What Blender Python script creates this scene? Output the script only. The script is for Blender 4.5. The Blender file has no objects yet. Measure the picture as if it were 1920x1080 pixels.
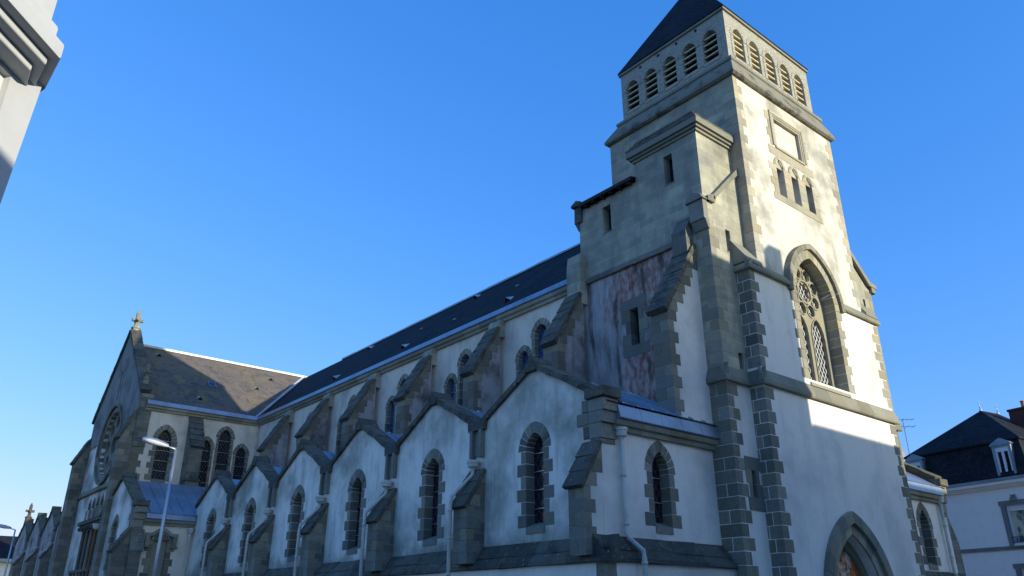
import bpy, bmesh, math, random
from mathutils import Vector, Matrix
from mathutils.geometry import tessellate_polygon
random.seed(7)
S = bpy.context.scene
R_ = math.radians
# ------------------------------------------------------------------ camera
PITCH = math.atan(615/1450); AZ = R_(50.2)
cam_d = bpy.data.cameras.new("camera"); cam = bpy.data.objects.new("camera", cam_d)
S.collection.objects.link(cam); S.camera = cam
cam_d.sensor_width = 36; cam_d.lens = 1450/1920*36; cam_d.clip_end = 3000; cam_d.clip_start = .1
cam.location = (0, 0, 1.6)
cam.rotation_euler = (math.pi/2 + PITCH, 0, AZ - math.pi/2)
# ------------------------------------------------------------------ sky and sun
SKY_CURVE = ((1.34, .84), (.757, .53), (.60, .83))
SUN_AZ = R_(17.0); SUN_EL = R_(12.8)        # towards the sun: (sin, -cos) in plan
sun_dir = Vector((math.sin(SUN_AZ)*math.cos(SUN_EL), -math.cos(SUN_AZ)*math.cos(SUN_EL), math.sin(SUN_EL)))
W = bpy.data.worlds.new("World"); S.world = W; W.use_nodes = True
wn = W.node_tree.nodes; wl = W.node_tree.links; wn.clear()
sky = wn.new('ShaderNodeTexSky'); sky.sky_type = 'NISHITA'; sky.sun_disc = False
sky.sun_elevation = SUN_EL; sky.sun_rotation = math.pi - SUN_AZ
sky.air_density = 1.15; sky.dust_density = 1.0; sky.ozone_density = 3.5; sky.altitude = 0
bg = wn.new('ShaderNodeBackground'); bg.inputs[1].default_value = 0.15
wo = wn.new('ShaderNodeOutputWorld'); wl.new(bg.outputs[0], wo.inputs[0])
# camera-like colour response of the sky: one power curve per channel
sepc = wn.new('ShaderNodeSeparateColor'); comb = wn.new('ShaderNodeCombineColor'); wl.new(sky.outputs[0], sepc.inputs[0])
chans = []
for ch, (ga, gain) in enumerate(SKY_CURVE):
    pw = wn.new('ShaderNodeMath'); pw.operation = 'POWER'; ml = wn.new('ShaderNodeMath'); ml.operation = 'MULTIPLY'
    sc_ = wn.new('ShaderNodeMath'); sc_.operation = 'MULTIPLY'; sc_.inputs[1].default_value = .15
    wl.new(sepc.outputs[ch], sc_.inputs[0]); wl.new(sc_.outputs[0], pw.inputs[0]); pw.inputs[1].default_value = ga
    wl.new(pw.outputs[0], ml.inputs[0]); ml.inputs[1].default_value = gain/.15; chans.append(ml)
cap = wn.new('ShaderNodeMath'); cap.operation = 'MULTIPLY'; cap.inputs[1].default_value = .88; wl.new(chans[1].outputs[0], cap.inputs[0])
mn = wn.new('ShaderNodeMath'); mn.operation = 'MINIMUM'; wl.new(chans[0].outputs[0], mn.inputs[0]); wl.new(cap.outputs[0], mn.inputs[1])
wl.new(mn.outputs[0], comb.inputs[0]); wl.new(chans[1].outputs[0], comb.inputs[1]); 
mb_ = wn.new('ShaderNodeMath'); mb_.operation = 'MINIMUM'; wl.new(chans[2].outputs[0], mb_.inputs[0]); mb_.inputs[1].default_value = .515/.15; wl.new(mb_.outputs[0], comb.inputs[2])
wl.new(comb.outputs[0], bg.inputs[0])
sl = bpy.data.lights.new("sun", 'SUN'); sl.energy = 2.5; sl.angle = R_(0.5); sl.color = (1, .92, .76)
so = bpy.data.objects.new("sun", sl); S.collection.objects.link(so)
so.rotation_euler = sun_dir.to_track_quat('Z', 'Y').to_euler()
S.view_settings.view_transform = 'Standard'; S.view_settings.look = 'None'
S.view_settings.exposure = 1.08; S.view_settings.gamma = 1
# ------------------------------------------------------------------ node helper
class N:
    def __init__(s, name):
        s.m = bpy.data.materials.new(name); s.m.use_nodes = True
        s.t = s.m.node_tree; s.t.nodes.clear()
        s.out = s.n('ShaderNodeOutputMaterial'); s.b = s.n('ShaderNodeBsdfPrincipled')
        s.t.links.new(s.b.outputs[0], s.out.inputs[0])
    def n(s, ty, **kw):
        x = s.t.nodes.new(ty)
        for k, v in kw.items(): setattr(x, k, v)
        return x
    def l(s, a, b): s.t.links.new(a, b)
    def put(s, v, sock):
        if isinstance(v, (int, float)): sock.default_value = v
        elif isinstance(v, tuple): sock.default_value = v if len(v) == 4 or len(sock.default_value) == 3 else v+(1,)
        else: s.l(v, sock)
    def pos(s):
        if not hasattr(s, '_g'): s._g = s.n('ShaderNodeNewGeometry')
        return s._g.outputs['Position']
    def isl(s): s.pos(); return s._g.outputs['Random Per Island']
    def sc(s, v, k):
        m = s.n('ShaderNodeVectorMath', operation='MULTIPLY'); s.l(v, m.inputs[0]); m.inputs[1].default_value = k; return m.outputs[0]
    def noise(s, scale, detail=4, stretch=(1, 1, 1), rough=.6, v=None):
        x = s.n('ShaderNodeTexNoise'); x.inputs['Scale'].default_value = scale
        x.inputs['Detail'].default_value = detail; x.inputs['Roughness'].default_value = rough
        s.l(s.sc(v or s.pos(), stretch), x.inputs['Vector']); return x.outputs[0]
    def ramp(s, v, a, b, lo=0., hi=1.):
        x = s.n('ShaderNodeMapRange'); x.clamp = True; x.interpolation_type = 'SMOOTHSTEP'
        s.l(v, x.inputs[0]); x.inputs[1].default_value = a; x.inputs[2].default_value = b
        x.inputs[3].default_value = lo; x.inputs[4].default_value = hi; return x.outputs[0]
    def mix(s, f, a, b, mode='MIX'):
        x = s.n('ShaderNodeMix', data_type='RGBA', blend_type=mode)
        s.put(f, x.inputs[0]); s.put(a, x.inputs[6]); s.put(b, x.inputs[7]); return x.outputs[2]
    def math(s, op, a, b=0.):
        x = s.n('ShaderNodeMath', operation=op); s.put(a, x.inputs[0]); s.put(b, x.inputs[1]); return x.outputs[0]
    def bump(s, h, d=.02, st=.6):
        x = s.n('ShaderNodeBump'); x.inputs['Distance'].default_value = d; x.inputs['Strength'].default_value = st
        s.put(h, x.inputs['Height']); s.l(x.outputs[0], s.b.inputs['Normal'])
    def wallvec(s):
        "face-aligned vector (along, up) in metres"
        s.pos(); sp = s.n('ShaderNodeSeparateXYZ'); s.l(s._g.outputs['Position'], sp.inputs[0])
        sn = s.n('ShaderNodeSeparateXYZ'); s.l(s._g.outputs['True Normal'], sn.inputs[0])
        ax = s.math('ABSOLUTE', sn.outputs[0]); ay = s.math('ABSOLUTE', sn.outputs[1])
        g = s.math('GREATER_THAN', ax, ay)
        u = s.n('ShaderNodeMix', data_type='FLOAT'); s.l(g, u.inputs[0]); s.l(sp.outputs[0], u.inputs[2]); s.l(sp.outputs[1], u.inputs[3])
        c = s.n('ShaderNodeCombineXYZ'); s.l(u.outputs[0], c.inputs[0]); s.l(sp.outputs[2], c.inputs[1]); return c.outputs[0], u.outputs[0], sp.outputs[2]
    def off(s, v):
        m = s.n('ShaderNodeVectorMath', operation='ADD'); s.l(v, m.inputs[0]); m.inputs[1].default_value = (72, 33, 0); return m.outputs[0]
    def brick(s, vec, bw, bh, c1, c2, mort, ms=.012, bias=0., smooth=.1):
        x = s.n('ShaderNodeTexBrick'); s.l(vec, x.inputs[0]); x.inputs['Scale'].default_value = 1
        x.inputs['Brick Width'].default_value = bw; x.inputs['Row Height'].default_value = bh
        x.inputs['Mortar Size'].default_value = ms; x.inputs['Mortar Smooth'].default_value = smooth; x.inputs['Bias'].default_value = bias
        x.inputs['Color1'].default_value = c1+(1,); x.inputs['Color2'].default_value = c2+(1,); x.inputs['Mortar'].default_value = mort+(1,)
        return x
    def fin(s, col, rough=.85, metal=0., spec=.3):
        s.put(col, s.b.inputs['Base Color']); s.put(rough, s.b.inputs['Roughness'])
        s.b.inputs['Metallic'].default_value = metal; s.b.inputs['Specular IOR Level'].default_value = spec; return s.m

def plaster(name, base, dirt, amt, streak=.5, big=.35, green=0.):
    a = N(name)
    n1 = a.noise(big, 5); n2 = a.noise(1.0, 6, (2.2, 2.2, .28)); n3 = a.noise(2.2, 5); n4 = a.noise(9, 4)
    f = a.math('MULTIPLY', a.ramp(n1, .42, .72), amt)
    c = a.mix(f, base, dirt)
    c = a.mix(a.math('MULTIPLY', a.ramp(n2, .5, .78), streak*amt), c, dirt)
    c = a.mix(a.math('MULTIPLY', a.ramp(n3, .55, .8), .35*amt), c, tuple(x*.8 for x in dirt))
    c = a.mix(a.ramp(n4, .3, .8, 0., .12), c, tuple(x*.7 for x in base))
    c = a.mix(a.math('MULTIPLY', a.ramp(a.noise(1.6, 7, (5, 5, .16)), .60, .74), .55*amt), c, tuple(x*.75 for x in dirt))
    c = a.mix(a.ramp(a.noise(38, 3), .62, .78, 0, .22), c, tuple(x*.55 for x in base))
    c = a.mix(a.math('MULTIPLY', a.ramp(a.noise(.9, 7, (1, 1, 1), .75), .60, .68), .30*amt), c, tuple(x*.62 for x in base))
    if green:
        spz = a.n('ShaderNodeSeparateXYZ'); a.l(a.pos(), spz.inputs[0])
        c = a.mix(a.math('MULTIPLY', a.ramp(a.math('ADD', spz.outputs[2], a.math('MULTIPLY', a.noise(1.4, 5), -1.5)), 3.1, 2.5), .6), c, (.16, .16, .13))
    if green: c = a.mix(a.math('MULTIPLY', a.ramp(a.noise(.55, 4, (1, 1, .8)), .52, .7), green), c, (.30, .31, .18))
    a.bump(a.math('ADD', a.noise(40, 3), a.math('MULTIPLY', n3, .8)), .012, .5)
    return a.fin(c, .92)
def ashlar(name, c1, c2, mort, bw=.62, bh=.285, dark=(.12, .115, .10), amt=.6, ms=.010):
    a = N(name); v, u, z = a.wallvec()
    nv = a.noise(3, 3)
    b = a.brick(v, bw, bh, c1, c2, mort, ms)
    b2 = a.brick(a.off(v), bw, bh, (.62, .62, .62), (1.2, 1.19, 1.15), (1, 1, 1), ms); b2.offset = .5
    c = a.mix(1., b.outputs[0], a.mix(a.ramp(a.noise(1.3, 2), .3, .7), (.80, .80, .82), (1.12, 1.10, 1.02)), 'MULTIPLY')
    c = a.mix(.50, c, b2.outputs[0], 'MULTIPLY')
    c = a.mix(a.math('MULTIPLY', a.ramp(a.noise(1.3, 7, (2.2, 2.2, .3)), .52, .72), .55*amt), c, dark)
    c = a.mix(a.ramp(a.noise(.8, 5), .5, .75, 0, .35), c, (.30, .26, .16))
    c = a.mix(a.math('MULTIPLY', a.ramp(a.noise(.55, 5, (1, 1, .6)), .45, .75), amt), c, dark)
    c = a.mix(a.ramp(a.noise(14, 5), .4, .8, 0, .4), c, tuple(x*.6 for x in c1))
    c = a.mix(a.ramp(a.noise(5, 6), .62, .74, 0, .45), c, (.36, .35, .30))
    h = a.math('ADD', a.math('MULTIPLY', b.outputs[1], -1.0), a.math('MULTIPLY', a.noise(22, 5), .8))
    a.bump(h, .015, .7)
    return a.fin(c, .9)
def block(name, lo, hi, dark=.5):
    "loose blocks: each island its own tint"
    a = N(name)
    c = a.mix(a.isl(), lo, hi)
    c = a.mix(a.math('MULTIPLY', a.math('FRACT', a.math('MULTIPLY', a.isl(), 17.3)), .55), c, (hi[0]*.95, hi[1]*.80, hi[2]*.55))
    c = a.mix(a.math('MULTIPLY', a.math('FRACT', a.math('MULTIPLY', a.isl(), 41.7)), .45), c, (.07, .075, .07))
    c = a.mix(a.ramp(a.noise(1.1, 5, (1, 1, .6)), .45, .75, 0, dark), c, (.10, .10, .09))
    c = a.mix(a.ramp(a.noise(18, 5), .4, .8, 0, .45), c, tuple(x*.5 for x in lo))
    c = a.mix(a.ramp(a.noise(6, 5), .62, .75, 0, .35), c, (.38, .37, .33))
    a.bump(a.noise(26, 5), .012, .7)
    return a.fin(c, .9)
M = {}
M['plaster'] = plaster('white_lime_plaster', (.92, .84, .71), (.33, .33, .30), .55)
M['plaster_chapel'] = plaster('weathered_white_plaster', (.93, .85, .72), (.30, .29, .23), 1., .7, .38, .4)
M['plaster_upper'] = plaster('mottled_cream_plaster', (.68, .645, .54), (.25, .235, .19), .8, .9, .7)
M['plaster_clere'] = plaster('cream_plaster', (.88, .75, .58), (.36, .33, .27), .6, .8, .6)
M['plaster_grey'] = plaster('maroon_tinged_grey_plaster', (.46, .41, .38), (.10, .075, .065), 1., 1., .8)
M['plaster_end'] = plaster('blackened_plaster', (.28, .28, .25), (.09, .09, .085), .9, 1., .6)
M['ashlar'] = ashlar('granite_ashlar', (.47, .455, .35), (.34, .33, .26), (.50, .48, .40), dark=(.15, .15, .125), amt=.75, ms=.014)
M['ashlar_dark'] = ashlar('dark_granite_ashlar', (.25, .245, .20), (.13, .13, .11), (.30, .30, .26), amt=.5)
M['block'] = block('granite_block', (.13, .13, .105), (.38, .36, .29))
M['block_light'] = block('pale_granite_block', (.30, .29, .215), (.48, .46, .35), .35)
M['block_pale'] = block('pale_flush_stone', (.42, .40, .31), (.58, .55, .44), .35)
M['trim'] = block('granite_moulding', (.24, .235, .18), (.34, .33, .25), .45)
def lichen(name, lo, hi, g):
    a = N(name)
    c = a.mix(a.isl(), lo, hi)
    c = a.mix(a.ramp(a.noise(2.2, 6), .45, .7, 0, .8), c, (.045, .045, .04))
    c = a.mix(a.ramp(a.noise(3.1, 6), .55, .68, 0, g), c, (.20, .18, .07))
    c = a.mix(a.ramp(a.noise(11, 6), .60, .70, 0, .75), c, (.34, .34, .31))
    a.bump(a.noise(14, 6), .04, .8)
    return a.fin(c, .95)
M['skirt'] = lichen('weathered_skirt_stone', (.20, .19, .15), (.27, .255, .20), .3)
M['weathered'] = lichen('lichened_coping_stone', (.08, .078, .062), (.15, .14, .11), .5)
M['mossy'] = lichen('mossy_coping_stone', (.10, .10, .07), (.15, .14, .09), .75)
def stained():
    a = N('maroon_stained_plaster')
    c = a.mix(a.ramp(a.noise(.8, 6, (1.6, 1.6, .45)), .30, .62), (.56, .53, .50), (.23, .21, .20))
    g = a._g if hasattr(a, '_g') else None
    sp = a.n('ShaderNodeSeparateXYZ'); a.l(a.pos(), sp.inputs[0])
    # the red lies in bands: top right, bottom right, and faint on the left
    zb = a.ramp(sp.outputs[2], 10.2, 11.6); yb = a.ramp(sp.outputs[1], 17.2, 14.6)
    lowb = a.math('MULTIPLY', a.ramp(sp.outputs[2], 10.0, 9.0), a.ramp(sp.outputs[1], 16.6, 15.3))
    base = a.math('ADD', a.math('ADD', a.math('MULTIPLY', a.math('MULTIPLY', zb, yb), .45), .07), a.math('MULTIPLY', lowb, .40))
    nn = a.noise(1.1, 7, (1.5, 1.5, .4), .65)
    f = a.ramp(a.math('ADD', nn, base), .50, .76, 0, .85)
    c = a.mix(f, c, a.mix(a.ramp(a.noise(6, 5, (1, 1, .5)), .35, .65), (.27, .09, .06), (.48, .36, .31)))
    c = a.mix(a.ramp(a.noise(1.5, 6, (1.6, 1.6, .4)), .50, .68, 0, .85), c, (.07, .055, .042))
    c = a.mix(a.ramp(a.noise(9, 6, (3, 3, .5)), .60, .75, 0, .5), c, (.56, .56, .56))
    a.bump(a.noise(20, 5), .02, .6); return a.fin(c, .95)
M['stained'] = stained()
def rubble():
    a = N('small_granite_rubble'); v, u, z = a.wallvec()
    b = a.brick(v, .13, .055, (.50, .48, .38), (.30, .29, .23), (.52, .50, .41), .009)
    c = a.mix(a.ramp(a.noise(1.5, 4), .4, .8, 0, .4), b.outputs[0], (.24, .23, .20))
    c = a.mix(a.ramp(a.noise(20, 3), .45, .65, 0, .5), c, (.16, .155, .14))
    a.bump(a.math('ADD', a.math('MULTIPLY', b.outputs[1], -1), a.noise(30, 4)), .02, .7); return a.fin(c, .92)
M['rubble'] = rubble()
def slate(name, c1, c2, warm=0., sh=.19):
    a = N(name); sp = a.n('ShaderNodeSeparateXYZ'); a.l(a.pos(), sp.inputs[0])
    v, u, z = a.wallvec()
    a2 = a.n('ShaderNodeSeparateXYZ'); a.l(a._g.outputs['True Normal'], a2.inputs[0])
    g = a.math('GREATER_THAN', a.math('ABSOLUTE', a2.outputs[0]), a.math('ABSOLUTE', a2.outputs[1]))
    b = a.brick(v, .24, sh*.7, c1, c2, tuple(x*.25 for x in c1), .012)
    c = b.outputs[0]
    c = a.mix(a.ramp(a.noise(.7, 5), .35, .75, 0, .5), c, tuple(x*1.5 for x in c2))
    c = a.mix(a.ramp(a.noise(4, 4, (3, 3, 1)), .55, .7, 0, .5), c, tuple(x*2.2 for x in c2))
    c = a.mix(a.ramp(a.noise(1.2, 4, (2.5, 2.5, .2)), .55, .75, 0, .4), c, tuple(x*.4 for x in c1))
    if warm:
        c = a.mix(a.ramp(a.noise(.35, 6, (1.5, 1.5, .7)), .36, .62, 0, warm), c, (.17, .14, .11))
        c = a.mix(a.ramp(a.noise(.8, 6, (1.5, 1.5, .5)), .52, .68, 0, warm), c, (.21, .19, .075))
        c = a.mix(a.ramp(a.noise(1.0, 6, (2.5, 2.5, .25)), .5, .68, 0, .6), c, (.07, .07, .07))
        c = a.mix(a.ramp(a.noise(25, 4), .5, .75, 0, .5), c, (.05, .045, .04))
    h = a.math('MULTIPLY', b.outputs[1], -1)
    a.bump(a.math('ADD', h, a.math('MULTIPLY', a.noise(18, 3), .4)), .012, .6)
    return a.fin(c, .8, 0, .08)
M['slate'] = slate('blue_slate', (.014, .016, .020), (.026, .029, .035))
M['slate_brown'] = slate('lichened_slate', (.115, .105, .10), (.16, .145, .135), .8)
def zinc(name, c, metal=.3, rough=.5):
    a = N(name)
    col = a.mix(a.ramp(a.noise(.9, 5), .35, .75, 0, .8), c, tuple(x*.62 for x in c))
    col = a.mix(a.ramp(a.noise(6, 4, (2, 2, .5)), .55, .8, 0, .35), col, tuple(min(1, x*1.35) for x in c))
    a.bump(a.noise(3, 3), .01, .4); return a.fin(col, rough, metal, .5)
M['zinc'] = zinc('zinc_sheet', (.30, .36, .43), .55, .42)
M['zinc_pale'] = zinc('pale_zinc_ridge', (.50, .52, .54), .2, .5)
def glass(name, dark, blue, lead, size, lw=.07, mixb=.5):
    a = N(name); v, u, z = a.wallvec()
    p = a.math('DIVIDE', a.math('ADD', u, a.math('MULTIPLY', z, .6)), size); q = a.math('DIVIDE', a.math('SUBTRACT', u, a.math('MULTIPLY', z, .6)), size)
    wob = a.math('MULTIPLY', a.noise(3.5, 2), .5)
    def line(t): return a.math('LESS_THAN', a.math('ABSOLUTE', a.math('SUBTRACT', a.math('FRACT', a.math('ADD', t, wob)), .5)), lw)
    li = a.math('MAXIMUM', line(p), line(q))
    vo = a.n('ShaderNodeTexVoronoi'); vo.inputs['Scale'].default_value = 7; a.l(a.pos(), vo.inputs['Vector'])
    c = a.mix(a.ramp(vo.outputs['Color'], .3, .7, 0, mixb), dark, blue)
    c = a.mix(li, c, lead)
    a.bump(a.math('ADD', vo.outputs['Distance'], a.noise(5, 2)), .01, .35)
    r = a.math('ADD', a.math('MULTIPLY', li, .5), .13)
    return a.fin(c, r, 0, .6)
M['glass_nave'] = glass('sky_painted_leaded_glass', (.014, .03, .09), (.03, .08, .24), (.10, .12, .15), .20, .05, .9)  # blue base colour paints in the sky reflected by the nave panes
M['glass_chapel'] = glass('dark_stained_glass', (.012, .010, .016), (.045, .016, .03), (.05, .055, .06), .21, .05, .7)
M['glass_transept'] = glass('black_leaded_glass', (.006, .006, .010), (.012, .012, .022), (.085, .085, .10), .17, .07, .5)
M['glass_tower'] = glass('white_leaded_glass', (.02, .025, .03), (.05, .06, .08), (.62, .62, .56), .19, .075, .6)
def plain(name, c, rough=.6, metal=0., var=.3, spec=.4):
    a = N(name)
    col = a.mix(a.ramp(a.noise(2.5, 5), .4, .75, 0, var), c, tuple(x*.5 for x in c))
    col = a.mix(a.ramp(a.noise(20, 4), .5, .8, 0, var*.6), col, tuple(x*.65 for x in c))
    a.bump(a.noise(30, 3), .004, .4); return a.fin(col, rough, metal, spec)
M['pipe'] = plain('cream_painted_pipe', (.62, .59, .50), .5, 0, .5)
M['rust'] = plain('rusty_pipe', (.20, .10, .045), .8, 0, .7)
M['iron'] = plain('dark_iron', (.05, .05, .055), .6)
M['wood'] = plain('weathered_louvre_board', (.60, .52, .34), .8)
M['darkwood'] = plain('dark_eaves_wood', (.035, .03, .028), .85)
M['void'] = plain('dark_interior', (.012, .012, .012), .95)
M['galv'] = plain('galvanised_steel', (.46, .48, .50), .38, .75, .25)
M['lens'] = plain('lamp_lens', (.70, .72, .74), .25, 0, .1)
M['render_house'] = plain('pale_cream_render', (.92, .84, .75), .9, 0, .12)
M['left_wall'] = plain('smooth_pale_render', (.50, .51, .50), .85, 0, .12)
M['left_frame'] = plain('white_window_frame', (.66, .68, .68), .5, 0, .1)
M['blue_frame'] = plain('blue_grey_sash', (.07, .12, .17), .5, 0, .1)
M['white'] = plain('white_painted_frame', (.78, .78, .78), .5, 0, .08)
M['stone_house'] = plain('grey_house_stone', (.21, .205, .19), .9, 0, .5)
M['brick'] = plain('red_brick', (.11, .04, .03), .9, 0, .5)
M['pot'] = plain('clay_pot', (.45, .17, .09), .8, 0, .3)
def pane(name, c, rough=.05):
    a = N(name); a.bump(a.noise(1.2, 2), .02, .3); return a.fin(c, rough, 0, .8)
M['pane'] = pane('window_pane', (.015, .018, .022))
M['pane_pale'] = pane('painted_sky_pane', (.10, .16, .18))  # pale sky on the glass is painted into the base colour
def curtain():
    a = N('curtained_pane')
    c = a.mix(a.ramp(a.noise(1.6, 4, (1, 1, .7)), .42, .56), (.10, .12, .12), (.62, .58, .40)); a.bump(a.noise(2, 2), .02, .3)
    return a.fin(c, .2, 0, .6)
M['curtain'] = curtain()
def mural():
    a = N('painted_tympanum')
    c = a.mix(a.ramp(a.noise(2.4, 5), .42, .56), (.50, .11, .03), (.62, .30, .13))
    c = a.mix(a.ramp(a.noise(3.0, 3), .56, .62), c, (.62, .55, .46))
    c = a.mix(a.ramp(a.noise(5.0, 3), .60, .66), c, (.10, .05, .04)); return a.fin(c, .7)
M['mural'] = mural()
def road(name, c):
    a = N(name); col = a.mix(a.noise(60, 3), tuple(x*.7 for x in c), tuple(x*1.3 for x in c))
    col = a.mix(a.ramp(a.noise(.4, 4), .4, .7, 0, .4), col, tuple(x*.7 for x in c)); a.bump(a.noise(80, 2), .01, .5); return a.fin(col, .9)
M['asphalt'] = road('asphalt', (.085, .08, .075)); M['pave'] = road('pavement_slab', (.38, .35, .30)); M['earth'] = road('bare_ground', (.10, .095, .08))

# ------------------------------------------------------------------ mesh helpers
class MB:
    def __init__(s): s.v = []; s.f = []
    def add(s, vs, fs):
        o = len(s.v); s.v += [tuple(p) for p in vs]; s.f += [tuple(i+o for i in f) for f in fs]; return s
    def box(s, x0, x1, y0, y1, z0, z1):
        return s.add([(x, y, z) for z in (z0, z1) for y in (y0, y1) for x in (x0, x1)],
              [(0,2,3,1), (4,5,7,6), (0,1,5,4), (2,6,7,3), (0,4,6,2), (1,3,7,5)])
    def prism(s, pts, vec):
        n = len(pts); vec = Vector(vec); a = [Vector(p) for p in pts]
        tri = tessellate_polygon([a])
        fs = [tuple(t) for t in tri] + [tuple(i+n for i in t) for t in tri]
        fs += [(i, (i+1) % n, (i+1) % n+n, i+n) for i in range(n)]
        return s.add(a + [p+vec for p in a], fs)
    def tube(s, pts, r, n=10, cap=True, r2=None):
        P = [Vector(p) for p in pts]; rings = []
        for i, p in enumerate(P):
            d = ((P[i+1]-p).normalized() if i < len(P)-1 else Vector()) + ((p-P[i-1]).normalized() if i else Vector())
            d.normalize(); a = d.cross(Vector((.3, .9, .17)) if abs(d.z) < .9 else Vector((1, 0, 0))).normalized(); b = d.cross(a)
            rr = r if r2 is None else r+(r2-r)*i/(len(P)-1)
            rings.append([p+a*math.cos(2*math.pi*k/n)*rr+b*math.sin(2*math.pi*k/n)*rr for k in range(n)])
        vs = [q for g in rings for q in g]; fs = []
        for i in range(len(P)-1):
            for k in range(n): fs.append((i*n+k, i*n+(k+1) % n, (i+1)*n+(k+1) % n, (i+1)*n+k))
        if cap: fs += [tuple(range(n))[::-1], tuple(range(len(vs)-n, len(vs)))]
        return s.add(vs, fs)
    def lathe(s, c, prof, n=14):
        c = Vector(c); vs = []; fs = []
        for r, z in prof: vs += [c+Vector((math.cos(2*math.pi*k/n)*r, math.sin(2*math.pi*k/n)*r, z)) for k in range(n)]
        for i in range(len(prof)-1):
            for k in range(n): fs.append((i*n+k, i*n+(k+1) % n, (i+1)*n+(k+1) % n, (i+1)*n+k))
        fs += [tuple(range(n))[::-1], tuple(range(len(vs)-n, len(vs)))]
        return s.add(vs, fs)
    def build(s, name, mat, parent=None, label=None, smooth=False, bevel=0.):
        jt = {'weathered': .014, 'mossy': .018, 'block': .004, 'block_light': .003, 'trim': .003, 'skirt': .01}.get(mat, 0) if len(s.v) % 8 == 0 or mat in ('weathered', 'mossy') else 0
        if jt:
            rj = random.Random(len(s.v)*7+3); s.v = [(x+rj.uniform(-jt, jt), y+rj.uniform(-jt, jt), z+rj.uniform(-jt, jt)) for x, y, z in s.v]
        me = bpy.data.meshes.new(name); me.from_pydata(s.v, [], s.f); me.validate()
        bm = bmesh.new(); bm.from_mesh(me); bmesh.ops.recalc_face_normals(bm, faces=bm.faces); bm.to_mesh(me); bm.free()
        o = bpy.data.objects.new(name, me); S.collection.objects.link(o)
        me.materials.append(M[mat] if isinstance(mat, str) else mat)
        if smooth:
            for p in me.polygons: p.use_smooth = True
        if parent:
            o.parent = parent; root = parent
            off = Vector((0, 0, 0))
            while root: off += root.location; root = root.parent
            o.location = -off if parent.type == 'EMPTY' else Vector((0, 0, 0))
        if bevel:
            b = o.modifiers.new('bevel', 'BEVEL'); b.width = bevel; b.segments = 1; b.limit_method = 'ANGLE'; b.angle_limit = R_(50)
        if label: o['label'] = label
        return o
def tag(o, label, cat, group=None, kind=None):
    if label: o['label'] = label
    if cat: o['category'] = cat
    if group: o['group'] = group
    if kind: o['kind'] = kind
    return o
def thing(name, loc, label, cat, group=None):
    o = bpy.data.objects.new(name, None); S.collection.objects.link(o); o.location = loc; o.empty_display_size = .3
    return tag(o, label, cat, group)
class FR:
    "wall frame: u along, v up, d outwards"
    def __init__(s, o, u, n): s.o = Vector(o); s.u = Vector(u); s.n = Vector(n)
    def __call__(s, u, v, d=0.): return s.o + s.u*u + Vector((0, 0, v)) + s.n*d
def FL(x): return FR((x, 0, 0), (0, 1, 0), (-1, 0, 0))     # faces -X, u = world Y
def FF(y): return FR((0, y, 0), (1, 0, 0), (0, -1, 0))     # faces -Y, u = world X
def FRt(x): return FR((x, 0, 0), (0, 1, 0), (1, 0, 0))
def wall(mb, F, outer, holes=(), depth=.4, d=0.):
    loops = [list(outer)] + [list(h) for h in holes]
    pts = [Vector((p[0], p[1], 0)) for L in loops for p in L]
    tri = tessellate_polygon([[Vector((p[0], p[1], 0)) for p in L] for L in loops])
    mb.add([F(p.x, p.y, d) for p in pts], [tuple(t) for t in tri])
    for h in holes:
        n = len(h)
        mb.add([F(p[0], p[1], d) for p in h]+[F(p[0], p[1], d-depth) for p in h], [(i, (i+1) % n, (i+1) % n+n, i+n) for i in range(n)])
def rect(a, b, c, d): return [(a, c), (b, c), (b, d), (a, d)]
def pr(mb, F, poly, d0, d1): mb.prism([F(p[0], p[1], d0) for p in poly], F.n*(d1-d0))
def arcR(hw, rise): return (rise*rise+hw*hw)/(2*hw)
def arch(c, sill, w, spring, rise, n=8, g=0.):
    "pointed opening outline, grown by g"
    hw = w/2; R = arcR(hw, rise); cx = R-hw; th = math.acos(max(-1, min(1, cx/(R+g))))
    pts = [(c-hw-g, sill-g), (c+hw+g, sill-g)]
    for i in range(n+1): t = th*i/n; pts.append((c-cx+(R+g)*math.cos(t), spring+(R+g)*math.sin(t)))
    for i in range(n-1, -1, -1): t = th*i/n; pts.append((c+cx-(R+g)*math.cos(t), spring+(R+g)*math.sin(t)))
    return pts
def voussoirs(mb, F, c, w, spring, rise, t, d0, d1, k=5, gap=.006, inner=-.004):
    hw = w/2; R = arcR(hw, rise); cx = R-hw
    ti = math.acos(cx/(R)); to = math.acos(cx/(R+t))
    for sgn in (1, -1):
        for i in range(k):
            pts = []
            for rr, tt, seq in ((R+inner, ti, (0, 1, 2)), (R+t, to, (2, 1, 0))):
                for q in seq:
                    f = (i+q/2)/k; a = tt*f
                    if q == 0: a += gap/R
                    if q == 2: a -= gap/R
                    pts.append((c+sgn*(-cx+rr*math.cos(a)), spring+rr*math.sin(a)))
            pr(mb, F, pts, d1, d0)
def jambs(mb, F, c, w, sill, spring, t1, t2, d0, d1, h=.33, gap=.007, first=0):
    n = max(1, round((spring-sill)/h)); hh = (spring-sill)/n
    for sgn in (1, -1):
        for i in range(n):
            t = (t1 if (i+first) % 2 else t2)*random.uniform(.92, 1.06)
            u0 = c+sgn*(w/2-.004); u1 = c+sgn*(w/2+t)
            pr(mb, F, rect(min(u0, u1), max(u0, u1), sill+i*hh+gap, sill+(i+1)*hh-gap), d1, d0)
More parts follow.
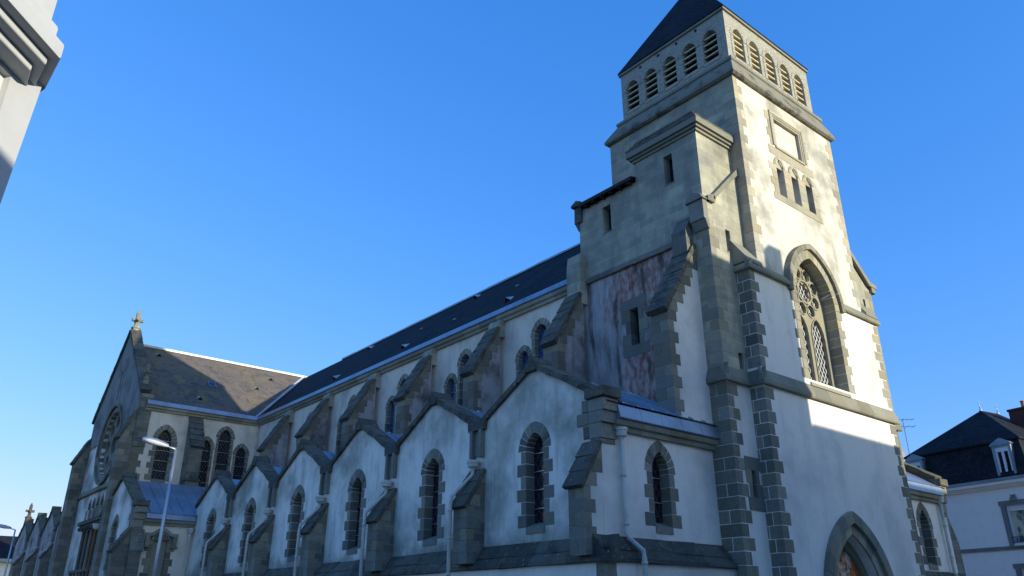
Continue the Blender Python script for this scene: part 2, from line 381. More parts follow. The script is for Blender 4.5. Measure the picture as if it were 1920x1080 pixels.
def quoins(mb, x, y, sx, sy, z0, z1, a=.46, b=.26, h=.34, e=.006, gap=.007, thick=None, fill=0):
    n = max(1, round((z1-z0)/h)); hh = (z1-z0)/n
    for i in range(n):
        lx, ly = (a, b) if i % 2 else (b, a)
        lx *= random.uniform(.9, 1.08); ly *= random.uniform(.9, 1.08)
        if thick: lx = min(lx, thick[0]); ly = min(ly, thick[1])
        x0, x1 = sorted((x-sx*e, x+sx*lx)); y0, y1 = sorted((y-sy*e, y+sy*ly))
        mb.box(x0, x1, y0, y1, z0+i*hh+gap, z0+(i+1)*hh-gap)
        if fill and y1+.03 < y+fill: mb.box(min(x-sx*e, x+sx*.2), max(x-sx*e, x+sx*.2), y1+2*gap, y+fill, z0+i*hh+gap, z0+(i+1)*hh-gap)
def glaze(F, outline, d, mat, parent, name='glass'):
    mb = MB(); wall(mb, F, outline, (), 0, d); return mb.build(name, mat, parent)
def lancet(parent, F, c, w, sill, spring, rise, mat='glass_chapel', t=.25, t1=.17, t2=.30, depth=.36, proud=.007, k=4, stone='block', bars=4, h=.33, label=None):
    mb = MB(); jambs(mb, F, c, w, sill, spring, t1, t2, proud, -depth, h)
    voussoirs(mb, F, c, w, spring, rise, t, proud, -depth, k)
    o = mb.build('window', stone, parent, label, bevel=.006)
    sb = MB(); sb.prism([F(c-w/2+.004, sill-.16, .03), F(c-w/2+.004, sill+.0, .03), F(c-w/2+.004, sill+.16, -depth), F(c-w/2+.004, sill-.16, -depth)], F.u*(w-.008))
    sb.build('sill', stone, o)
    glaze(F, arch(c, sill, w, spring, rise), -depth+.06, mat, o)
    bb = MB()
    for i in range(bars):
        z = sill+(spring+rise*.5-sill)*(i+1)/(bars+.6); bb = MB(); bb.prism([F(c-w/2, z, -depth+.11), F(c+w/2, z, -depth+.11), F(c+w/2, z+.018, -depth+.11), F(c-w/2, z+.018, -depth+.11)], F.n*-.03); bb.build('saddle_bar', 'galv', o)
    return o
def slitwin(parent, F, u0, u1, v0, v1, mat='void', depth=.35, frame=None, stone='block'):
    "returns hole outline; adds dark pane"
    mb = MB()
    if frame:
        a, b = frame
        for i, (z0, z1) in enumerate(((v1, v1+b), (v0-b, v0))):
            pr(mb, F, rect(u0-a, u1+a, z0+(.004 if i == 0 else 0), z1-(.004 if i else 0)), -depth, .014)
        n = max(2, round((v1-v0)/.36)); hh = (v1-v0)/n
        for s_ in (0, 1):
            for i in range(n):
                t = a*(1.0 if (i+s_) % 2 else .55)
                r = rect(u0-t, u0+.004, v0+i*hh+.005, v0+(i+1)*hh-.005) if s_ == 0 else rect(u1-.004, u1+t, v0+i*hh+.005, v0+(i+1)*hh-.005)
                pr(mb, F, r, -depth, .014)
    else:
        pr(mb, F, rect(u0-.05, u1+.05, v0-.06, v0), -depth, .006)
    o = mb.build('slit_window', stone, parent)
    glaze(F, rect(u0-.02, u1+.02, v0-.02, v1+.02), -depth+.03, mat, o, 'pane')
    return rect(u0, u1, v0, v1)

# ================================================================== GROUND
def flat(name, x0, x1, y0, y1, z, mat):
    mb = MB().add([(x0, y0, z), (x1, y0, z), (x1, y1, z), (x0, y1, z)], [(0, 1, 2, 3)])
    return tag(mb.build(name, mat), None, None, kind='structure')
flat('ground', -1500, 1500, -1500, 1500, -.13, 'earth')
flat('road', -400, 400, -4.5, 9.2, -.12, 'asphalt'); flat('side_road', 3.0, 9.5, 9.25, 400, -.116, 'asphalt')
p = MB().box(10.0, 60, 9.4, 11.9, -.12, 0).box(9.5, 12.4, 11.9, 120, -.12, 0); tag(p.build('pavement', 'pave'), None, None, kind='structure')
p = MB().box(-60, 70, -6.0, -4.5, -.12, 0); tag(p.build('pavement', 'pave'), None, None, kind='structure')

# ================================================================== CHURCH
CH = thing('church', (23.4, 12, 0), 'large granite and white plaster church with square bell tower and gabled side chapels', 'church')
XP, XQ = 19.48, 27.45        # lower front
XS, XS2 = 20.2, 26.75        # shaft
XC = 23.4
XT, YT = 18.31, 12.47        # stair turret
# ---- front wall with portal and great window
Ff = FF(12.0)
WC, WW, WS, WSP, WR = 23.33, 2.42, 8.42, 11.32, 1.62
port = arch(23.14, 0.0, 2.9, 1.72, 2.12, 12)
gw = arch(WC, WS, WW, WSP, WR, 14)
hood = [p for p in arch(WC, WS, WW, WSP, WR, 14, .46)[2:] if p[1] > 11.72]
outer = [(XP, -.12), (XQ, -.12), (XQ, 11.62), (hood[0][0], 11.62)] + hood + [(hood[-1][0], 11.62), (XP, 11.62)]
mb = MB(); wall(mb, Ff, outer, [port, gw], .5); mb.build('front_wall', 'plaster', CH)
for x in (XP, XQ): MB().add([(x, 12.0, -.12), (x, 13.0, -.12), (x, 13.0, 11.75), (x, 12.0, 11.75)], [(0, 1, 2, 3)]).build('pier_side', 'plaster', CH)
for x, sx, z0, z1 in ((XP, 1, 0, 7.72), (XP, 1, 8.32, 11.45), (XQ, -1, 0, 7.72)):
    mb = MB(); quoins(mb, x, 12.0, sx, 1, z0, z1, .44, .26, .347, fill=.55); mb.build('corner_quoins', 'block', CH, bevel=.008)
mb = MB(); quoins(mb, XQ, 12.0, -1, 1, 8.32, 11.4, .50, .28, .347); mb.build('corner_quoins', 'block_light', CH, bevel=.008)
# string course at 7.75 with weathered top, returned over pier and turret
def course(mb, x0, x1, y0, y1, z0, z1, top, p=.13):
    "ledge with sloped top along -Y face between x0..x1 at plane y0; profile in YZ"
    mb.prism([(x0, y0+.05, z0+.04), (x0, y0-p+.03, z0), (x0, y0-p, z0+.03), (x0, y0-p, z1), (x0, y0+.02, top), (x0, y0+.05, top)], (x1-x0, 0, 0))
def courseL(mb, y0, y1, x0, z0, z1, top, p=.13):
    mb.prism([(x0+.05, y0, z0+.04), (x0-p+.03, y0, z0), (x0-p, y0, z0+.03), (x0-p, y0, z1), (x0+.02, y0, top), (x0+.05, y0, top)], (0, y1-y0, 0))
def run(fn, mb, a, b, *args, seg=.95):
    n = max(1, round(abs(b-a)/seg)); 
    for i in range(n): fn(mb, a+(b-a)*i/n+.002, a+(b-a)*(i+1)/n-.002, *args)
mb = MB()
run(course, mb, XP-.13, XQ+.13, 12.0, 0, 7.76, 7.90, 8.3)
courseL(mb, 12.0-.11, 12.5, XP, 7.765, 7.905, 8.305)
run(course, mb, XT-.13, XP-.10, YT, 0, 7.765, 7.905, 8.30); run(course, mb, XQ+.10, 28.63+.13, YT, 0, 7.765, 7.905, 8.30)
courseL(mb, YT-.11, 13.05, XT, 7.77, 7.91, 8.31)
mb.build('string_course', 'trim', CH)
# hood course at 11.45 then round the arch
mb = MB()
hb = hood[0][0]
run(course, mb, hb-.02, XQ+.13, 12.0, 0, 11.44, 11.56, 11.78); run(course, mb, XP-.13, hood[-1][0]+.02, 12.0, 0, 11.44, 11.56, 11.78)
courseL(mb, 12-.11, 12.5, XP, 11.445, 11.565, 11.785)
voussoirs(mb, Ff, WC, WW+.64, WSP, math.sqrt((arcR(WW/2, WR)+.32)**2-(arcR(WW/2, WR)-WW/2)**2), .19, .12, -.2, 8)
mb.build('hood_mould', 'trim', CH)
# pier weatherings (slope from the turret front down to the pier front)
for x0, x1 in ((XP-.10, XS), (XS2, XQ+.10)):
    MB().prism([(x0, 12.50, 12.62), (x0, 11.94, 11.80), (x0, 11.94, 11.70), (x0, 12.50, 11.70)], (x1-x0, 0, 0)).build('pier_weathering', 'trim', CH)
# upper shaft
Fu = FF(12.10); SZ = 19.3
lan = [(22.25+.94*i, 22.70+.94*i) for i in range(3)]
holes = [arch(WC, WS, WW, WSP, WR, 14, .02)]
holes += [[(a, 15.12), (b, 15.12), (b, 16.35), ((a+b)/2, 16.62), (a, 16.35)] for a, b in lan]
panel = rect(22.53, 24.22, 17.18, 18.44); holes.append(panel)
mb = MB(); ga_ = [p for p in arch(WC, WS, WW, WSP, WR, 14, .02)[2:] if p[1] > 11.5]
wall(mb, Fu, [(XS, 11.3), (ga_[-1][0], 11.3)] + ga_[::-1] + [(ga_[0][0], 11.3), (XS2, 11.3), (XS2, SZ), (XS, SZ)], holes[1:], .45); mb.build('shaft_front', 'plaster_upper', CH)
mb = MB(); mb.add([(XS, 12.1, 11.3), (XS, 18.0, 11.3), (XS, 18.0, SZ), (XS, 12.1, SZ), (XS2, 12.1, 8), (XS2, 18, 8), (XS2, 18, SZ), (XS2, 12.1, SZ)], [(0, 1, 2, 3), (4, 5, 6, 7), (1, 5, 6, 2)])
mb.build('shaft_side', 'ashlar', CH)
for x, sx in ((XS2, -1), (XS, 1)):
    mb = MB(); quoins(mb, x, 12.1, sx, 1, 12.0, SZ-.03, .48, .27, .345, .008); mb.build('shaft_quoins', 'block_pale', CH, bevel=.006)
# three lancets + blind panel
mb = MB()
for a, b in lan:
    c = (a+b)/2
    pr(mb, Fu, [(a+.004, 16.28), (b-.004, 16.28), (b-.004, 16.36), (c, 16.60), (a+.004, 16.36)], -.10, -.04)
    voussoirs(mb, Fu, c, b-a, 16.33, .29, .13, .03, -.08, 3)
for a, b in ((21.95, 22.246), (22.704, 23.186), (23.644, 24.126), (24.584, 24.88)):
    for i in range(4): pr(mb, Fu, rect(a+.003-(.16 if a < 22 and i % 2 else 0), b-.003+(.16 if b > 24.8 and i % 2 else 0), 15.12+i*.305+.004, 15.12+(i+1)*.305-.004), -.4, .014)
pr(mb, Fu, rect(21.85, 24.98, 14.86, 15.116), -.4, .016)
pr(mb, Fu, rect(21.95, 24.88, 16.75, 17.10), -.1, .012)
o = mb.build('lancet_openings', 'block_pale', CH)
for a, b in lan: glaze(Fu, rect(a-.02, b+.02, 15.1, 16.4), -.42, 'void', o, 'dark_opening')
mb = MB()
for i, g in enumerate((0, .09, .18)):
    d = .015+.018*i
    for q in (rect(22.55-g-.09, 22.55-g, 17.2, 18.42+g+.09), rect(24.2+g, 24.2+g+.09, 17.2, 18.42+g+.09), rect(22.55-g, 24.2+g, 18.42+g, 18.42+g+.09)): pr(mb, Fu, q, -.12, d)
for i in range(4):
    z = 17.15+i*.36
    for sgn, x in ((-1, 22.27), (1, 24.48)):
        t = .28 if i % 2 else .14; u = sorted((x, x+sgn*t)); pr(mb, Fu, rect(u[0], u[1], z+.005, z+.355), -.1, .012)
pr(mb, Fu, rect(22.42, 24.33, 17.1, 17.19), -.1, .05)
o = mb.build('blind_panel', 'block_pale', CH)
glaze(Fu, rect(22.5, 24.25, 17.15, 18.5), -.10, 'plaster_upper', o, 'panel_field')
# great window stonework
mb = MB(); jambs(mb, Ff, WC, WW, WS, WSP, .26, .42, .016, -.5, .34)
voussoirs(mb, Ff, WC, WW, WSP, WR, .30, .02, -.5, 9)
gwo = mb.build('great_window', 'block_light', CH, bevel=.006)
mb = MB().prism([Ff(WC-WW/2+.004, WS-.2, .05), Ff(WC-WW/2+.004, WS-.1, .05), Ff(WC-WW/2+.004, WS+.22, -.45), Ff(WC-WW/2+.004, WS-.2, -.45)], Ff.u*(WW-.008)); mb.build('sill', 'block_light', gwo)
Fw = FF(12.40); tr = MB()
l1 = [arch(WC+s_*.52, 8.62, .76, 10.30, .62, 7) for s_ in (-1, 1)]
def circ(cx, cz, r, n=14, ph=0): return [(cx+r*math.cos(2*math.pi*i/n+ph), cz+r*math.sin(2*math.pi*i/n+ph)) for i in range(n)]
RC = (WC, 11.82)
def foil(cx, cz, r, lobes, a):
    pts = []
    for i in range(lobes*6):
        t = 2*math.pi*i/(lobes*6); pts.append((cx+(r+a*abs(math.sin(lobes*t/2)))*math.cos(t), cz+(r+a*abs(math.sin(lobes*t/2)))*math.sin(t)))
    return pts
pet = []
for i in range(8):
    t = math.pi/8+i*math.pi/4; pet.append(circ(RC[0]+.70*math.cos(t), RC[1]+.70*math.sin(t), .205 if abs(math.cos(t)) > .5 or math.sin(t) < 0 else .19))
trh = l1+pet+[foil(RC[0], RC[1], .26, 8, .10)]
wall(tr, Fw, arch(WC, WS+.1, WW, WSP, WR, 14), trh, .10)
tro = tr.build('tracery', 'block_light', gwo)
mb = MB()
for s_ in (-1, 1):
    voussoirs(mb, Fw, WC+s_*.52, .76, 10.30, .62, .05, .03, 0, 6, 0.)
    for q in (-1, 1): pr(mb, Fw, rect(WC+s_*.52+q*.405-.025, WC+s_*.52+q*.405+.025, 8.62, 10.30), 0, .03)
def ring(mb, F, cx, cz, r0, r1, d0, d1, n=24):
    for i in range(n):
        a, b = 2*math.pi*i/n, 2*math.pi*(i+1)/n
        pr(mb, F, [(cx+r0*math.cos(a), cz+r0*math.sin(a)), (cx+r1*math.cos(a), cz+r1*math.sin(a)), (cx+r1*math.cos(b), cz+r1*math.sin(b)), (cx+r0*math.cos(b), cz+r0*math.sin(b))], d0, d1)
ring(mb, Fw, RC[0], RC[1], .38, .45, 0, .05)
for c_ in pet:
    cx = sum(p[0] for p in c_)/len(c_); cz = sum(p[1] for p in c_)/len(c_); ring(mb, Fw, cx, cz, .21, .255, 0, .035, 14)
mb.build('tracery_moulding', 'block_light', gwo)
glaze(Fw, arch(WC, WS, WW, WSP, WR, 14), -.085, 'glass_tower', gwo)
# portal
mb = MB()
ro = lambda g: math.sqrt((arcR(1.45, 2.12)+g)**2-(arcR(1.45, 2.12)-1.45)**2)
voussoirs(mb, Ff, 23.14, 2.9, 1.72, 2.12, .30, .03, -.03, 7)
jambs(mb, Ff, 23.14, 2.9, 0, 1.72, .30, .30, .03, -.03)
po = mb.build('portal', 'block_light', CH)
mb = MB(); voussoirs(mb, Ff, 23.14, 3.5, 1.72, ro(.3), .32, .15, -.1, 7, .004)
for s_ in (-1, 1):
    u = sorted((23.14+s_*1.752, 23.14+s_*2.07)); pr(mb, Ff, rect(u[0], u[1], 0, 1.72), -.1, .15)
mb.build('portal_hood', 'trim', po)
mb = MB(); Fp = FF(12.32); wall(mb, Fp, arch(23.14, 0, 2.9, 1.72, 2.12, 12, .04), [arch(23.14, 0, 2.5, 1.72, 1.80, 12)], .14); mb.build('inner_arch', 'trim', po)
glaze(Fp, [(21.94, 1.59), (24.34, 1.59)]+[p for p in arch(23.14, 0, 2.56, 1.72, 1.85, 12)[2:]], -.12, 'mural', po, 'painted_tympanum')
mb = MB(); pr(mb, Fp, rect(21.94, 23.12, 0, 1.58), -.28, -.2); pr(mb, Fp, rect(23.16, 24.34, 0, 1.58), -.28, -.2); mb.build('door', 'darkwood', po)
mb = MB(); mb.box(22.1, 24.5, 11.95, 12.7, -.12, .02); mb.build('threshold', 'trim', po)
# ---- stair turret left face
Fl = FL(XT)
h1 = slitwin(CH, Fl, 13.60, 13.97, 14.85, 15.94, 'pane', .35)
h2 = slitwin(CH, Fl, 16.47, 16.86, 14.19, 15.22, 'void', .35)
mb = MB()
wall(mb, Fl, [(YT, 6.0), (13.1, 6.0), (13.1, 12.62), (18.05, 12.62), (18.05, 15.55), (15.22, 15.55), (15.22, 16.4), (12.57, 16.4), (12.57, 13.5), (YT, 13.5)], [h1, h2], .36)
mb.add([(XT, 18.05, 6), (24, 18.05, 6), (24, 18.05, 15.75), (XT, 18.05, 15.55)], [(0, 1, 2, 3)])
mb.add([(XT, 15.22, 15.5), (20.2, 15.22, 15.5), (20.2, 15.22, 16.4), (XT, 15.22, 16.4)], [(0, 1, 2, 3)])
mb.build('turret_side', 'ashlar', CH)
h3 = slitwin(CH, FL(XT+.05), 15.55, 15.92, 9.72, 10.98, 'void', .35, (.37, .36))
mb = MB(); wall(mb, FL(XT+.05), rect(13.0, 18.05, 6.0, 12.7), [h3], .36); mb.build('turret_wall', 'stained', CH, 'rendered wall streaked with maroon and black stains')
mb = MB(); run(courseL, mb, 13.65, 17.75, XT+.02, 12.50, 12.60, 12.80, .08); mb.build('string_course', 'ashlar_dark', CH)
# lower turret stone strip below band and left quoins
mb = MB(); mb.add([(XT, YT, -.12), (XT, 13.2, -.12), (XT, 13.2, 6.05), (XT, YT, 6.05)], [(0, 1, 2, 3)]); mb.build('turret_base', 'plaster', CH)
mb = MB()
n = 17
for i in range(22):
    z0 = i*.352; 
    if z0 > 7.5: break
    mb.box(XT-.006, XT+.2, YT-.006, 12.80 if i % 2 else 13.2, z0+.008, z0+.344)
    mb.box(XT+.201, XT+(.52 if i % 2 else .30), YT-.006, YT+.2, z0+.008, z0+.344)
    if not i % 2 or True: mb.box(XT-.006, XT+.15, (12.82 if i % 2 else 13.22), 13.3, z0+.008, z0+.344)
mb.build('turret_quoins', 'block', CH, bevel=.008)
# turret front
Ft = FF(YT)
s1 = slitwin(CH, Ft, 19.18, 19.42, 12.14, 12.90, 'void', .3)
s2 = slitwin(CH, Ft, 19.10, 19.32, 8.10, 8.78, 'void', .3)
s3 = slitwin(CH, Ft, 19.02, 19.24, 4.60, 5.34, 'void', .3, (.26, .36))
mb = MB()
wall(mb, Ft, [(XT, 7.8), (XP, 7.8), (XP, 11.8), (XS, 12.2), (XS, 15.3), (18.75, 13.95), (18.35, 13.75), (XT, 13.6)], [s1, s2], .3)
mb.build('turret_front', 'ashlar', CH)
mb = MB(); wall(mb, Ft, rect(XT, XP, -.12, 7.85), [s3], .3); mb.build('turret_front_wall', 'plaster', CH)
mb = MB(); quoins(mb, XT, YT, 1, 1, 8.32, 12.75, .50, .30, .345, .010); mb.build('turret_quoins', 'block_light', CH, bevel=.006)
Fb = FF(12.57)
mb = MB(); wall(mb, Fb, rect(XT, XS, 13.0, 16.4)); mb.build('turret_upper_front', 'ashlar', CH)
mb = MB()     # sloping coping
mb.prism([(18.62, 12.36, 13.72), (18.62, 12.36, 13.92), (XS+.0, 12.36, 15.50), (XS+.0, 12.36, 15.26)], (0, .26, 0))
mb.prism([(18.3, 12.36, 13.78), (18.3, 12.36, 13.62), (18.64, 12.36, 13.62), (18.72, 12.36, 13.80), (18.62, 12.36, 13.93)], (0, .5, 0))
mb.build('turret_coping', 'trim', CH)
mb = MB()     # kneeler block on the corner
mb.box(18.10, 18.33, 12.44, 13.0, 12.95, 13.62)
mb.prism([(18.02, 12.38, 13.62), (18.02, 13.08, 13.62), (18.02, 13.0, 13.78), (18.02, 12.73, 13.95), (18.02, 12.46, 13.78)], (.4, 0, 0))
mb.prism([(18.14, 12.43, 12.95), (18.33, 12.43, 12.95), (18.33, 12.43, 12.62), (18.25, 12.43, 12.66)], (0, .56, 0))
mb.build('kneeler', 'block', CH, bevel=.01)
mb = MB()     # pilaster above the buttress
mb.prism([(18.33, 13.08, 11.8), (17.95, 13.08, 11.8), (17.95, 13.08, 12.75), (18.33, 13.08, 13.35)], (0, .56, 0)); mb.build('turret_pilaster', 'ashlar_dark', CH)
# block cornice and stone roof
mb = MB()
mb.box(18.25, XS, 12.50, 15.28, 16.28, 16.38); mb.box(18.18, XS, 12.43, 15.35, 16.383, 16.48); mb.box(18.10, XS, 12.35, 15.43, 16.483, 16.70)
mb.build('turret_cornice', 'trim', CH)
mb = MB()
for i in range(6):
    t = i/6; mb.prism([(18.10+.42*t, 12.36+.45*t, 16.70+.085*i), (18.10+.42*t, 15.42-.2*t, 16.70+.085*i), (20.2, 15.42-.2*t, 16.70+.085*i), (20.2, 12.36+.45*t, 16.70+.085*i)], (0, 0, .085))
mb.build('stone_roof', 'weathered', CH)
# small lean-to roof, eave, kneelers
mb = MB(); mb.prism([(18.05, 15.24, 15.62), (18.05, 15.24, 15.70), (20.2, 15.24, 16.35), (20.2, 15.24, 16.25)], (0, 2.55, 0))
mb.build('lean_to_roof', 'slate', CH)
mb = MB()
for i in range(6): y = 15.4+i*.42; mb.box(18.08, 18.35, y, y+.09, 15.50, 15.61)
mb.box(18.03, 18.10, 15.24, 17.80, 15.56, 15.68)
mb.build('eaves_rafters', 'darkwood', CH)
mb = MB()
mb.box(18.22, 18.75, 17.86, 18.22, 15.05, 15.70); mb.box(18.14, 18.82, 17.80, 18.30, 15.72, 15.83)
mb.prism([(18.14, 17.80, 15.83), (18.14, 18.30, 15.83), (18.14, 18.05, 15.96)], (.68, 0, 0))
mb.prism([(18.26, 18.22, 15.05), (18.26, 18.06, 15.05), (18.26, 18.06, 14.72)], (.45, 0, 0))
mb.box(18.95, 19.35, 17.86, 18.2, 15.6, 16.0); mb.prism([(18.9, 17.80, 16.0), (18.9, 18.28, 16.0), (18.9, 18.05, 16.12)], (.5, 0, 0))
mb.build('corner_kneeler', 'weathered', CH)
# turret buttress (projects to -X)
def buttress(parent, X0, X1, Y0, Y1, zs, zt, zb, web='plaster_grey', quo=.30, cop=.06, th=.17, label=None, q='block', copmat='weathered', hstep=.33):
    "web with sloping coping from (X1 outer, zs) up to (X0 wall, zt)"
    mb = MB(); mb.prism([(X0+.05, Y0, zb), (X1, Y0, zb), (X1, Y0, zs), (X0, Y0, zt), (X0+.05, Y0, zt)], (0, Y1-Y0, 0))
    o = mb.build('buttress', web, parent, label)
    mb = MB(); n = max(1, round((zs-zb)/hstep)); hh = (zs-zb)/n
    for i in range(n):     # outer face blocks wrap both sides
        l = quo*(1.45 if i % 2 else .85)*random.uniform(.93, 1.06)
        a = zb+i*hh+.005; b = zb+(i+1)*hh-.005
        if i % 2: mb.box(X1-.013, X1+l, Y0-.013, Y1+.013, a, b)
        else:
            ym = Y0+(Y1-Y0)*random.uniform(.4, .6); mb.box(X1-.013, X1+l, Y0-.013, ym-.004, a, b); mb.box(X1-.013, X1+l, ym+.004, Y1+.013, a, b)
    sl = (zt-zs)/(X0-X1); m = max(1, int((zt-zs)/hstep))
    for i in range(m):    # toothed stones under the slope
        z = zs+i*hstep; xa = X1+(z-zs)/sl; xb = X1+(z+hstep-zs)/sl
        l = .38 if i % 2 else .24
        mb.prism([(xa+.05, Y0-.013, z+.005), (min(xb+l*.6+.1, X0), Y0-.013, z+.005), (min(xb+l*.6+.1, X0), Y0-.013, z+hstep-.005), (min(xb+.03, X0), Y0-.013, z+hstep-.005)], (0, Y1-Y0+.026, 0))
    mb.build('buttress_quoins', q, o)
    L = math.hypot(X0-X1, zt-zs); ux, uz = (X0-X1)/L, (zt-zs)/L; mb = MB(); k = max(2, round(L/.42))
    for i in range(k):
        a = -.10+(L+.10)*i/k; b = -.10+(L+.10)*(i+1)/k+.03
        th_ = th; th = th_
        P = lambda s_, h: (X1+ux*s_-uz*h, Y0-cop, zs+uz*s_+ux*h)
        mb.prism([P(a, 0), P(b, 0), P(b, th-.02), P(a, th)], (0, Y1-Y0+2*cop, 0))
    mb.build('buttress_coping', copmat, o)
    return o
buttress(CH, XT, 16.68, 13.05, 13.65, 9.75, 12.2, 6.45, 'plaster', .26, label='buttress beside the stair turret with a plastered face')
# ---- nave
RZ = 17.67; NX = 18.35
mb = MB()
bays = [18.1+4.76*i for i in range(7)]           # 18.1 .. 46.7
nh = []
for i in range(6):
    c = (bays[i]+bays[i+1])/2-.15
    nh += [arch(c, 8.2, .70, 11.3, .44), arch(c+1.0, 8.2, .58, 10.55, .38), arch(c-1.0, 8.2, .58, 10.55, .38)]
wall(mb, FL(NX), rect(18.05, 46.6, 4, 12.5), nh, .3); mb.build('nave_wall', 'plaster_clere', CH)
for i in range(6):
    c = (bays[i]+bays[i+1])/2-.15
    lancet(CH, FL(NX), c, .70, 8.2, 11.3, .44, 'glass_nave', .24, .17, .17, .26, .007, 4, 'block', 3)
    for s_ in (1, -1): lancet(CH, FL(NX), c+s_*1.0, .58, 8.2, 10.55, .38, 'glass_nave', .22, .15, .15, .26, .007, 4, 'block', 3)
for i in range(6):
    y = 18.18 if i == 0 else bays[i]-.08
    buttress(CH, 18.06, 16.85, y-.33, y+.33, 10.05, 12.05, 5.5, 'plaster_grey', .24, .05, .17)
    mb = MB(); mb.prism([(NX+.03, y-.34, 11.75), (18.02, y-.34, 11.75), (18.02, y-.34, 12.28 if i else 13.2), (18.10, y-.34, 12.48 if i else 13.7), (NX+.03, y-.34, 12.48 if i else 13.7)], (0, .68, 0))
    mb.build('buttress_head', 'ashlar', CH)
def cornice(mb, L, a, b, x, z0, seg=1.1, sgn=1):
    "stepped stone cornice along wall; L=True faces -X"
    n = max(1, round((b-a)/seg))
    for i in range(n):
        u0, u1 = a+(b-a)*i/n+.003, a+(b-a)*(i+1)/n-.003
        P = [(.05, z0), (-.10, z0), (-.12, z0+.10), (-.20, z0+.14), (-.24, z0+.26), (.05, z0+.26)]
        if L: mb.prism([(x+p_, u0, z) for p_, z in P], (0, u1-u0, 0))
        else: mb.prism([(u0, x+p_, z) for p_, z in P], (u1-u0, 0, 0))
def gutter(mb, L, a, b, x, z0, h=.25, seg=1.0):
    n = max(1, round((b-a)/seg))
    for i in range(n):
        u0, u1 = a+(b-a)*i/n, a+(b-a)*(i+1)/n-.012
        P = [(.05, z0), (-.27, z0), (-.30, z0+.03), (-.22, z0+h), (.05, z0+h)]
        if L: mb.prism([(x+p_, u0, z) for p_, z in P], (0, u1-u0, 0))
        else: mb.prism([(u0, x+p_, z) for p_, z in P], (u1-u0, 0, 0))
mb = MB(); cornice(mb, True, 18.3, 46.3, NX, 12.42); mb.build('nave_cornice', 'block_light', CH)
mb = MB(); gutter(mb, True, 18.0, 46.4, NX, 12.69, .26); mb.build('nave_gutter', 'zinc', CH)
m = (RZ-12.9)/(XC-NX+.2)
mb = MB().add([(NX-.2, 18.02, 12.9), (NX-.2, 95, 12.9), (XC, 95, RZ), (XC, 18.02, RZ), (2*XC-NX+.2, 18.02, 12.9), (2*XC-NX+.2, 95, 12.9)], [(0, 1, 2, 3), (3, 2, 5, 4), (0, 3, 4)])
nr = mb.build('nave_roof', 'slate', CH)
mb = MB()
for i in range(14): mb.box(XC-.11, XC+.11, 18.05+i*2.0, 18.05+i*2.0+1.98, RZ-.04, RZ+.05+(.012 if i % 2 else 0))
mb.build('ridge_capping', 'zinc', nr)
def vent(parent, P, n, up, w=.42, mat='zinc_pale', name='roof_vent'):
    P = Vector(P); n = Vector(n).normalized(); up = Vector(up).normalized(); s_ = up.cross(n).normalized()
    a = P-s_*w/2; b = P+s_*w/2; c = P+n*.20; t = P+up*.5
    mb = MB().add([a, b, c, t, a-n*.04, b-n*.04], [(0, 2, 3), (2, 1, 3), (0, 1, 5, 4)]); o = mb.build(name, mat, parent)
    MB().add([a+up*.03, b+up*.03, c+up*.03], [(0, 1, 2)]).build('vent_mouth', 'void', o); return o
nup = Vector((1, 0, m)); nno = Vector((-m, 0, 1))
def nroof(y, z): return (XC-(RZ-z)/m, y, z)
for y, z in ((23.14, 13.7), (31.3, 13.75), (30.2, 17.0), (41.2, 17.0), (38.5, 13.8)): vent(nr, nroof(y, z), nno, nup, .42)
mb = MB()
for y, z in ((20.4, 15.7), (24.7, 15.4), (33.2, 15.8), (28.3, 14.6)):
    p_ = Vector(nroof(y, z))+nno.normalized()*.03; mb.box(p_.x-.02, p_.x+.02, p_.y-.12, p_.y+.12, p_.z, p_.z+.03)
mb.build('roof_hooks', 'zinc_pale', nr)
# ---- belfry
BX0, BX1, BY0, BY1 = 20.5, 26.2, 12.30, 17.45
mb = MB()
def skirt(mb, x0, x1, y0, y1, z0, zt, X0, X1, Y0, Y1, lip):
    A = [(x0, y0), (x1, y0), (x1, y1), (x0, y1)]; B = [(X0, Y0), (X1, Y0), (X1, Y1), (X0, Y1)]
    ins = [(x0+.08, y0+.08), (x1-.08, y0+.08), (x1-.08, y1-.08), (x0+.08, y1-.08)]
    v = [(a[0], a[1], z0-.05) for a in ins]+[(a[0], a[1], z0) for a in A]+[(a[0], a[1], z0+lip) for a in A]+[(b[0], b[1], zt) for b in B]
    f = [(0, 1, 2, 3), (12, 13, 14, 15)]
    for r in range(3):
        for i in range(4): f.append((r*4+i, r*4+(i+1) % 4, r*4+4+(i+1) % 4, r*4+4+i))
    mb.add(v, f)
skirt(mb, XS-.17, XS2+.17, 11.93, 18.15, 19.27, 20.02, BX0-.16, BX1+.16, 12.14, 17.61, .13); mb.build('belfry_skirt', 'skirt', CH)
mb = MB(); skirt(mb, BX0-.22, BX1+.22, 12.08, 17.67, 20.02, 20.30, BX0, BX1, BY0, BY1, .12); mb.build('belfry_ledge', 'trim', CH)
EZ = 22.62
cF = [21.28, 22.32, 23.36, 24.40, 25.42]; cL = [12.95+.965*i+.06 for i in range(5)]
